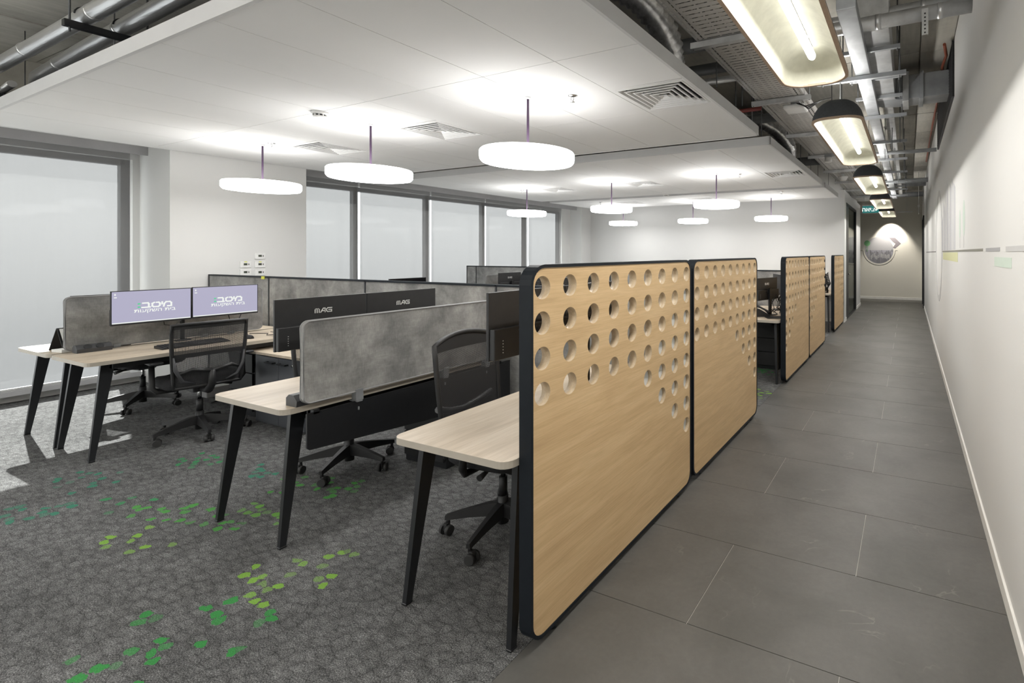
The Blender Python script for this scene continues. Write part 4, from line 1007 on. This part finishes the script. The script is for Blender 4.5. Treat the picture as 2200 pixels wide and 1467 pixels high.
# ------------------------------------------------------------------ chairs
def make_chair(lab, loc, rz, base_a=0.0, top=1.0, bow=.02, arms=True, lumbar=True):
    c = thing('office_chair', lab, 'office chair', loc, rz, 'black mesh office chairs')   # faces +x
    for k in range(5):
        a = base_a + 2 * PI * k / 5; ca, sa = math.cos(a), math.sin(a); ux, uy = -sa, ca
        def sec_(r, z0, z1, hw): return [(ca * r - ux * hw, sa * r - uy * hw, z0), (ca * r + ux * hw, sa * r + uy * hw, z0), (ca * r + ux * hw * .7, sa * r + uy * hw * .7, z1), (ca * r - ux * hw * .7, sa * r - uy * hw * .7, z1)]
        b = MB(); b.loft([sec_(.02, .095, .165, .028), sec_(.07, .095, .16, .024), sec_(.18, .09, .135, .018), sec_(.295, .078, .105, .014), sec_(.305, .078, .10, .012)], smooth=False)
        b.cyl((ca * .29, sa * .29, .055), (ca * .29, sa * .29, .085), .010, n=10)
        lg = obj('base_leg', b, 'plastic', c)
        w = MB(); ta = a + 1.1 + k * .5; tx, ty = math.cos(ta), math.sin(ta); px, py = ca * .29 + tx * .012, sa * .29 + ty * .012
        for sg in (-1, 1): w.cyl((px - ty * .012 * sg, py + tx * .012 * sg, .028), (px - ty * .030 * sg, py + tx * .030 * sg, .028), .028, .025, n=18)
        w.cyl((px - ty * .02, py + tx * .02, .028), (px + ty * .02, py - tx * .02, .028), .012, n=10).box(px - .012, px + .012, py - .012, py + .012, .03, .062)
        obj('caster', w, 'rubber', lg)
    obj('gas_column', MB().cyl((0, 0, .05), (0, 0, .20), .030, .027, 18).cyl((0, 0, .20), (0, 0, .30), .022, n=18), 'plastic', c)
    obj('column_piston', MB().cyl((0, 0, .30), (0, 0, .40), .013, n=14), 'chrome', c)
    obj('tilt_mechanism', MB().box(-.10, .08, -.07, .07, .375, .425, .012), 'plastic_grey', c)
    obj('tilt_lever', MB().tube([(.02, -.05, .40), (.03, -.16, .395), (.035, -.22, .385)], [.008, .010, .017], 10), 'plastic', c)
    # seat cushion
    rg = []
    for z, ins in ((.425, .05), (.432, .015), (.45, 0), (.485, 0), (.505, .02), (.512, .07)):
        P = rrect(.47 - 2 * ins, .49 - 2 * ins, .11, 6)
        rg.append([(x + .03, y, z + (-.012 if x > .18 else 0)) for x, y in P])
    obj('seat', MB().loft(rg), 'seat', c)
    # backrest
    zb = .45; H = top - zb
    def bp(u, v):   # u across -1..1, v up 0..1
        x = -.215 - .055 * v * v + .035 * math.sin(v * PI) * -.4 - .03 * (1 - u * u) + .02
        hw = .205 + .025 * math.sin(min(1, v * 1.1) * PI / 2)
        return Vector((x, u * hw, zb + H * v + (bow * (1 - u * u) if v > .95 else 0)))
    N = 12
    outline = [bp(-1, v / 8) for v in range(9)] + [bp(-1 + 2 * k / N, 1) for k in range(1, N)] + [bp(1, 1 - v / 8) for v in range(9)] + [bp(1 - 2 * k / N, 0) for k in range(1, N)]
    def band(pts, ti, to): pass
    b = MB(); b.tube(outline + [outline[0], outline[1]], .013, 8); obj('back_frame', b, 'plastic', c)
    b = MB(); b.loft([[bp(-1 + 2 * k / N, v / 10) for k in range(N + 1)] for v in range(11)], close=False); obj('back_mesh', b, 'mesh', c)
    b = MB()
    for v0, v1 in ((.93, 1.0), (.0, .09)): b.loft([[bp(-1 + 2 * k / N, v0) for k in range(N + 1)], [bp(-1 + 2 * k / N, v1) for k in range(N + 1)]], close=False)
    obj('back_binding', b, 'plastic', c)
    b = MB(); b.tube([bp(-.92, .42) + Vector((-.03, 0, 0)), bp(-.5, .36) + Vector((-.035, 0, 0)), bp(0, .33) + Vector((-.035, 0, 0)), bp(.5, .36) + Vector((-.035, 0, 0)), bp(.92, .42) + Vector((-.03, 0, 0))], .018, 8)
    if not lumbar:
        b.bm.free(); b = MB()
        for sg in (-1, 1): b.tube([bp(sg * .97, .50) + Vector((-.01, 0, 0)), bp(sg * .96, .30) + Vector((-.03, 0, 0)), bp(sg * .80, .12) + Vector((-.035, 0, 0)), bp(sg * .45, .06) + Vector((-.03, 0, 0))], [.006, .012, .013, .006], 8)
    obj('lumbar_bar', b, 'plastic_grey', c)
    b = MB(); b.tube([(-.05, 0, .40), (-.20, 0, .405), (-.27, 0, .46), (-.285, 0, .58)], [.03, .03, .026, .02], 10)
    for sg in (-1, 1): b.tube([(-.28, 0, .57), (-.28, sg * .12, .60), bp(sg * .9, .22) + Vector((-.012, 0, 0)), bp(sg * .98, .34) + Vector((-.008, 0, 0))], [.018, .015, .012, .008], 8)
    obj('back_support', b, 'plastic', c)
    if arms:
        for sg in (-1, 1):
            b = MB(); b.tube([(-.02, sg * .15, .41), (-.02, sg * .26, .415), (-.01, sg * .285, .45), (0, sg * .285, .64)], [.016, .018, .020, .018], 8)
            ar = obj('armrest', b, 'plastic', c)
            obj('arm_pad', MB().box(-.13, .13, sg * .285 - .04, sg * .285 + .04, .645, .668, .009), 'plastic_grey', ar)
    return c
make_chair('black mesh chair in full view before the lit monitors', (-5.385, 2.085, 0), PI - .10, math.radians(62) - PI + .10, .955, .004, lumbar=False)
make_chair('black chair half hidden behind the leftmost desks', (-6.86, 2.22, 0), .15, .4, .93, .01)
make_chair('chair tucked behind the middle desk, its base showing under the black panel', (-3.60, 2.22, 0), .05, math.radians(222), .96, .012)
make_chair('black mesh chair pulled up behind the desk nearest the camera', (-2.01, 2.065, 0), .08, math.radians(210) - .08, 1.03, .045)
make_chair('black chair in the corridor-side place of the third bay', (-2.2, 6.55, 0), .2, .3, 1.0, .02)
make_chair('black chair at the middle desk of the third bay', (-3.75, 6.5, 0), .0, .9, 1.0, .02)

# ------------------------------------------------------------------ things on and under the desks
def socket(lab, x, y, rz=0):
    s = thing('power_socket', lab, 'power strip', (x, y, DZT), rz, 'desk power sockets')
    b = MB(); P = [(-.045, 0), (.045, 0), (.05, .03), (.02, .058), (-.02, .058), (-.045, .04)]
    b.loft([[(p, 0, q) for p, q in P], [(p, .19, q) for p, q in P]], smooth=False); obj('body', b, 'plastic_grey', s)
    for k in (0, 1):
        nrm = Vector((.028, 0, .03)).normalized(); c0 = Vector((.036, .06 + .065 * k, .044)); obj('outlet', MB().cyl(c0, c0 + nrm * .004, .022, n=20), 'black', s)
socket('grey power socket box at the near end of the leftmost felt divider', -5.872, 1.52)
socket('grey power socket box end beside the mottled felt divider', -2.842, 1.46)
def keyboard(lab, x, y, rz, grp='keyboards'):
    k = thing('keyboard', lab, 'keyboard', (x, y, DZT), rz, grp)
    b = MB(); P = [(-.075, .008), (.075, .022), (.075, .002), (-.075, 0)]
    b.loft([[(p, -.22, q) for p, q in P], [(p, .22, q) for p, q in P]], smooth=False); obj('body', b, 'plastic', k)
    kb = MB()
    for i in range(6):
        for j in range(20):
            xx = -.062 + i * .0245; yy = -.205 + j * .0212; zz = .008 + (xx + .075) / .15 * .014
            kb.box(xx - .009, xx + .009, yy - .008, yy + .008, zz, zz + .006)
    ks = obj('keys', kb, 'plastic_grey', k); ks['kind'] = 'stuff'
def mouse(lab, x, y, rz):
    m = thing('computer_mouse', lab, 'mouse', (x, y, DZT), rz, 'computer mice')
    b = MB(); rg = []
    for t in range(9):
        u = -1 + 2 * t / 8; w = .030 * math.sqrt(max(.02, 1 - u * u * .9)); hh = .034 * math.sqrt(max(.02, 1 - (u + .15) ** 2 * .75))
        rg.append([(u * .052, w * math.cos(a * PI / 8), max(0, hh * math.sin(a * PI / 8))) for a in range(9)])
    b.loft(rg); obj('shell', b, 'plastic', m); obj('wheel', MB().cyl((.03, -.003, .028), (.03, .003, .028), .008, n=12), 'plastic_grey', m)
keyboard('black keyboard on the desk below the lit monitors', -5.50, 2.09, PI)
keyboard('black keyboard on the desk beside the nearest oak screen', -1.66, 2.32, 0)
keyboard('black keyboard on the middle front desk', -3.28, 2.0, 0)
mouse('black mouse right of the keyboard under the lit monitors', -5.45, 2.46, PI); mouse('dark mouse on the desk beside the nearest oak screen', -1.70, 1.93, 0)
# desk calendar and papers on the leftmost desk
cal = thing('desk_calendar', 'black tent-shaped desk calendar with white leaves on the leftmost desk', 'calendar', (-6.16, 1.50, DZT), .25)
b = MB(); b.loft([[(-.085, 0, 0), (-.082, 0, 0), (0, 0, .178), (-.003, 0, .178)], [(-.085, .2, 0), (-.082, .2, 0), (0, .2, .178), (-.003, .2, .178)]], smooth=False)
b.loft([[(.07, 0, 0), (.073, 0, 0), (.002, 0, .178), (-.001, 0, .178)], [(.07, .2, 0), (.073, .2, 0), (.002, .2, .178), (-.001, .2, .178)]], smooth=False); obj('stand', b, 'plastic', cal)
b = MB(); b.loft([[(.076, .01, .015), (.078, .01, .015), (.012, .01, .172), (.010, .01, .172)], [(.076, .19, .015), (.078, .19, .015), (.012, .19, .172), (.010, .19, .172)]], smooth=False); obj('leaves', b, 'paper', cal)
tag(obj('paper_stack', MB().box(-.06, .06, -.05, .05, 0, .022, .002), 'paper', None, (-6.05, 1.52, DZT), .2), 'small stack of white paper at the foot of the calendar', 'paper')
make_monitor('monitor on the leftmost desk, only its edge showing left of the divider', (-6.02, 1.78, 1.04), PI)
st_ = thing('monitor_stand', 'stand of the monitor on the leftmost desk', 'monitor stand', (-6.02, 1.78, DZT), PI, 'monitor stands')
obj('foot', MB().box(-.03, .06, -.09, .09, 0, .01, .004), 'black', st_); obj('neck', MB().box(-.050, -.035, -.022, .022, .008, .30), 'black', st_)
# telephone, bottle, papers on the far end of desk B
def phone(lab, x, y, rz):
    p = thing('desk_phone', lab, 'telephone', (x, y, DZT), rz, 'desk telephones')
    b = MB(); P = [(-.09, 0), (.09, 0), (.09, .02), (-.05, .10), (-.09, .09)]
    b.loft([[(q, -.09, z) for q, z in P], [(q, .09, z) for q, z in P]], smooth=False); obj('body', b, 'plastic', p)
    obj('handset', MB().tube([(.08, -.07, .05), (.03, -.07, .085), (-.03, -.07, .115), (-.08, -.07, .135)], [.02, .012, .012, .02], 10), 'plastic_grey', p)
    obj('keypad', MB().box(-.0, .06, -.02, .07, .03, .045, M=Matrix.Rotation(-.0, 4, 'Y')), 'plastic_grey', p)
phone('dark desk telephone beside the pair of black monitor backs', -5.30, 2.72, .3)
phone('dark telephone on the desk in the gap between oak screens', -1.66, 6.02, .6)
bt = thing('bottle', 'small pinkish bottle behind the lit monitors by the partition', 'bottle', (-5.70, 2.86, DZT))
obj('body', MB().lathe([(0, 0), (.03, 0), (.032, .01), (.032, .13), (.014, .17), (.012, .19), (0, .19)], 20), 'bottle', bt); obj('cap', MB().lathe([(0, .19), (.014, .19), (.014, .21), (0, .21)], 16), 'white', bt)
pw = MB(); pw.tube([(-5.75, 2.6, DZT + .004), (-5.6, 2.68, DZT + .005), (-5.5, 2.62, DZT + .004), (-5.38, 2.75, DZT + .004), (-5.28, 2.68, DZT + .004)], .0035, 6).tube([(-5.7, 2.75, DZT + .004), (-5.5, 2.72, DZT + .012), (-5.35, 2.8, DZT + .004)], .003, 6)
tag(obj('desk_cable', pw, 'cable'), 'thin dark cables loose on the desk beyond the lit monitors', 'cable')
lc = MB(); lc.tube([(-5.22, 2.62, .80), (-5.20, 2.6, .72), (-5.19, 2.58, .63), (-5.17, 2.62, .60), (-5.16, 2.68, .66), (-5.18, 2.7, .74)], .006, 8)
tag(obj('phone_cord', lc, 'cable_grey'), 'grey cord looping over the desk edge beside the black monitor backs', 'cable')
tag(obj('paper_sheet', MB().box(-.07, .07, -.05, .05, 0, .002), 'paper', None, (-5.42, 2.80, DZT), .5), 'white paper on the far end of the desk under the lit monitors', 'paper')
tag(obj('sticky_note', MB().box(-.03, .03, -.004, .0, 0, .03), 'yellow', None, (-6.35, 2.993, 1.235)), 'yellow sticky note on the top edge of the long partition', 'note')
# low storage cabinet between the desks
cb_ = thing('cabinet', 'low grey two-door cabinet with a wooden top below the lit monitors desk', 'cabinet', (-5.30, 2.42, 0))
obj('carcass', MB().box(0, .74, .02, .56, .02, .625, .003), 'cabinet', cb_); obj('wooden_top', MB().box(-.13, .74, -.01, .57, .625, .648, .002), 'desk', cb_)
for k in (0, 1):
    dr = obj('door', MB().box(.09 + .31 * k + .003, .09 + .31 * (k + 1) - .003, 0, .02, .04, .615, .002), 'cabinet', cb_)
    hb_ = MB(); xx = .40 + (-.16 if k == 0 else .03); hb_.box(xx, xx + .12, -.03, -.022, .565, .577).box(xx, xx + .01, -.025, 0, .565, .577).box(xx + .11, xx + .12, -.025, 0, .565, .577); obj('handle', hb_, 'black', dr)
obj('lock', MB().cyl((.62, 0, .57), (.62, -.012, .57), .009, n=14), 'chrome', cb_)
# under-desk pedestals and dark storage
for (x, y, lab) in [(-5.90, 2.50, 'dark low pedestal under the desk of the lit monitors'), (-3.36, 2.46, 'dark pedestal under the far end of the middle desk'), (-1.95, 6.4, 'dark storage unit under the desk in the gap')]:
    p_ = thing('pedestal', lab, 'cabinet', (x, y, 0), group='under-desk pedestals')
    obj('carcass', MB().box(0, .42, .02, .48, 0, .60, .003), 'black', p_)
    for k in range(3): obj('drawer', MB().box(.01, .41, 0, .02, .05 + k * .18, .22 + k * .18, .002), 'plastic', p_)
# waste bin / cables near the window side
bin_ = thing('floor_box', 'pale cable box on the carpet under the leftmost desks', 'box', (-6.75, 2.75, 0))
obj('body', MB().box(-.1, .1, -.12, .12, 0, .10, .006), 'alu_light', bin_); obj('cable_tail', MB().tube([(.1, 0, .03), (.2, -.1, .012), (.3, -.05, .012), (.4, -.2, .012)], .006, 6), 'cable', bin_)
# cables in the gap between screens and a dark mouse pad
gc = MB(); random.seed(11)
for k in range(9):
    x0 = -1.46 + random.uniform(-.06, .06); y0 = 6.3 + random.uniform(-.15, .15)
    gc.tube([(x0, y0, 1.0), (x0 - .04, y0 - .05, .93), (x0 + random.uniform(-.08, .08), y0 - .1, .83), (x0 + random.uniform(-.1, .1), y0 + .02, DZT + .006)], .006, 6)
tag(obj('cable_tangle', gc, 'cable'), 'tangle of black cables behind the tilted monitor in the gap', 'cable')
tag(obj('mouse_pad', MB().box(-.13, .13, -.11, .11, 0, .004), 'plastic', None, (-1.45, 5.95, DZT), .5), 'dark mouse pad on the desk in the gap between oak screens', 'mouse pad')
gc = MB()
for k in range(12):
    a = k * .5; y0 = 9.93; gc.tube([(-1.45 + .04 * math.cos(a), y0, 1.15 - .01 * k), (-1.42 + .06 * math.sin(a), y0 - .02, 1.0 - .02 * k), (-1.46 + .05 * math.cos(a * 2), y0, .748)], .008, 6)
tag(obj('cable_tangle', gc, 'cable'), 'dark coiled cables beside the farthest oak screen', 'cable')
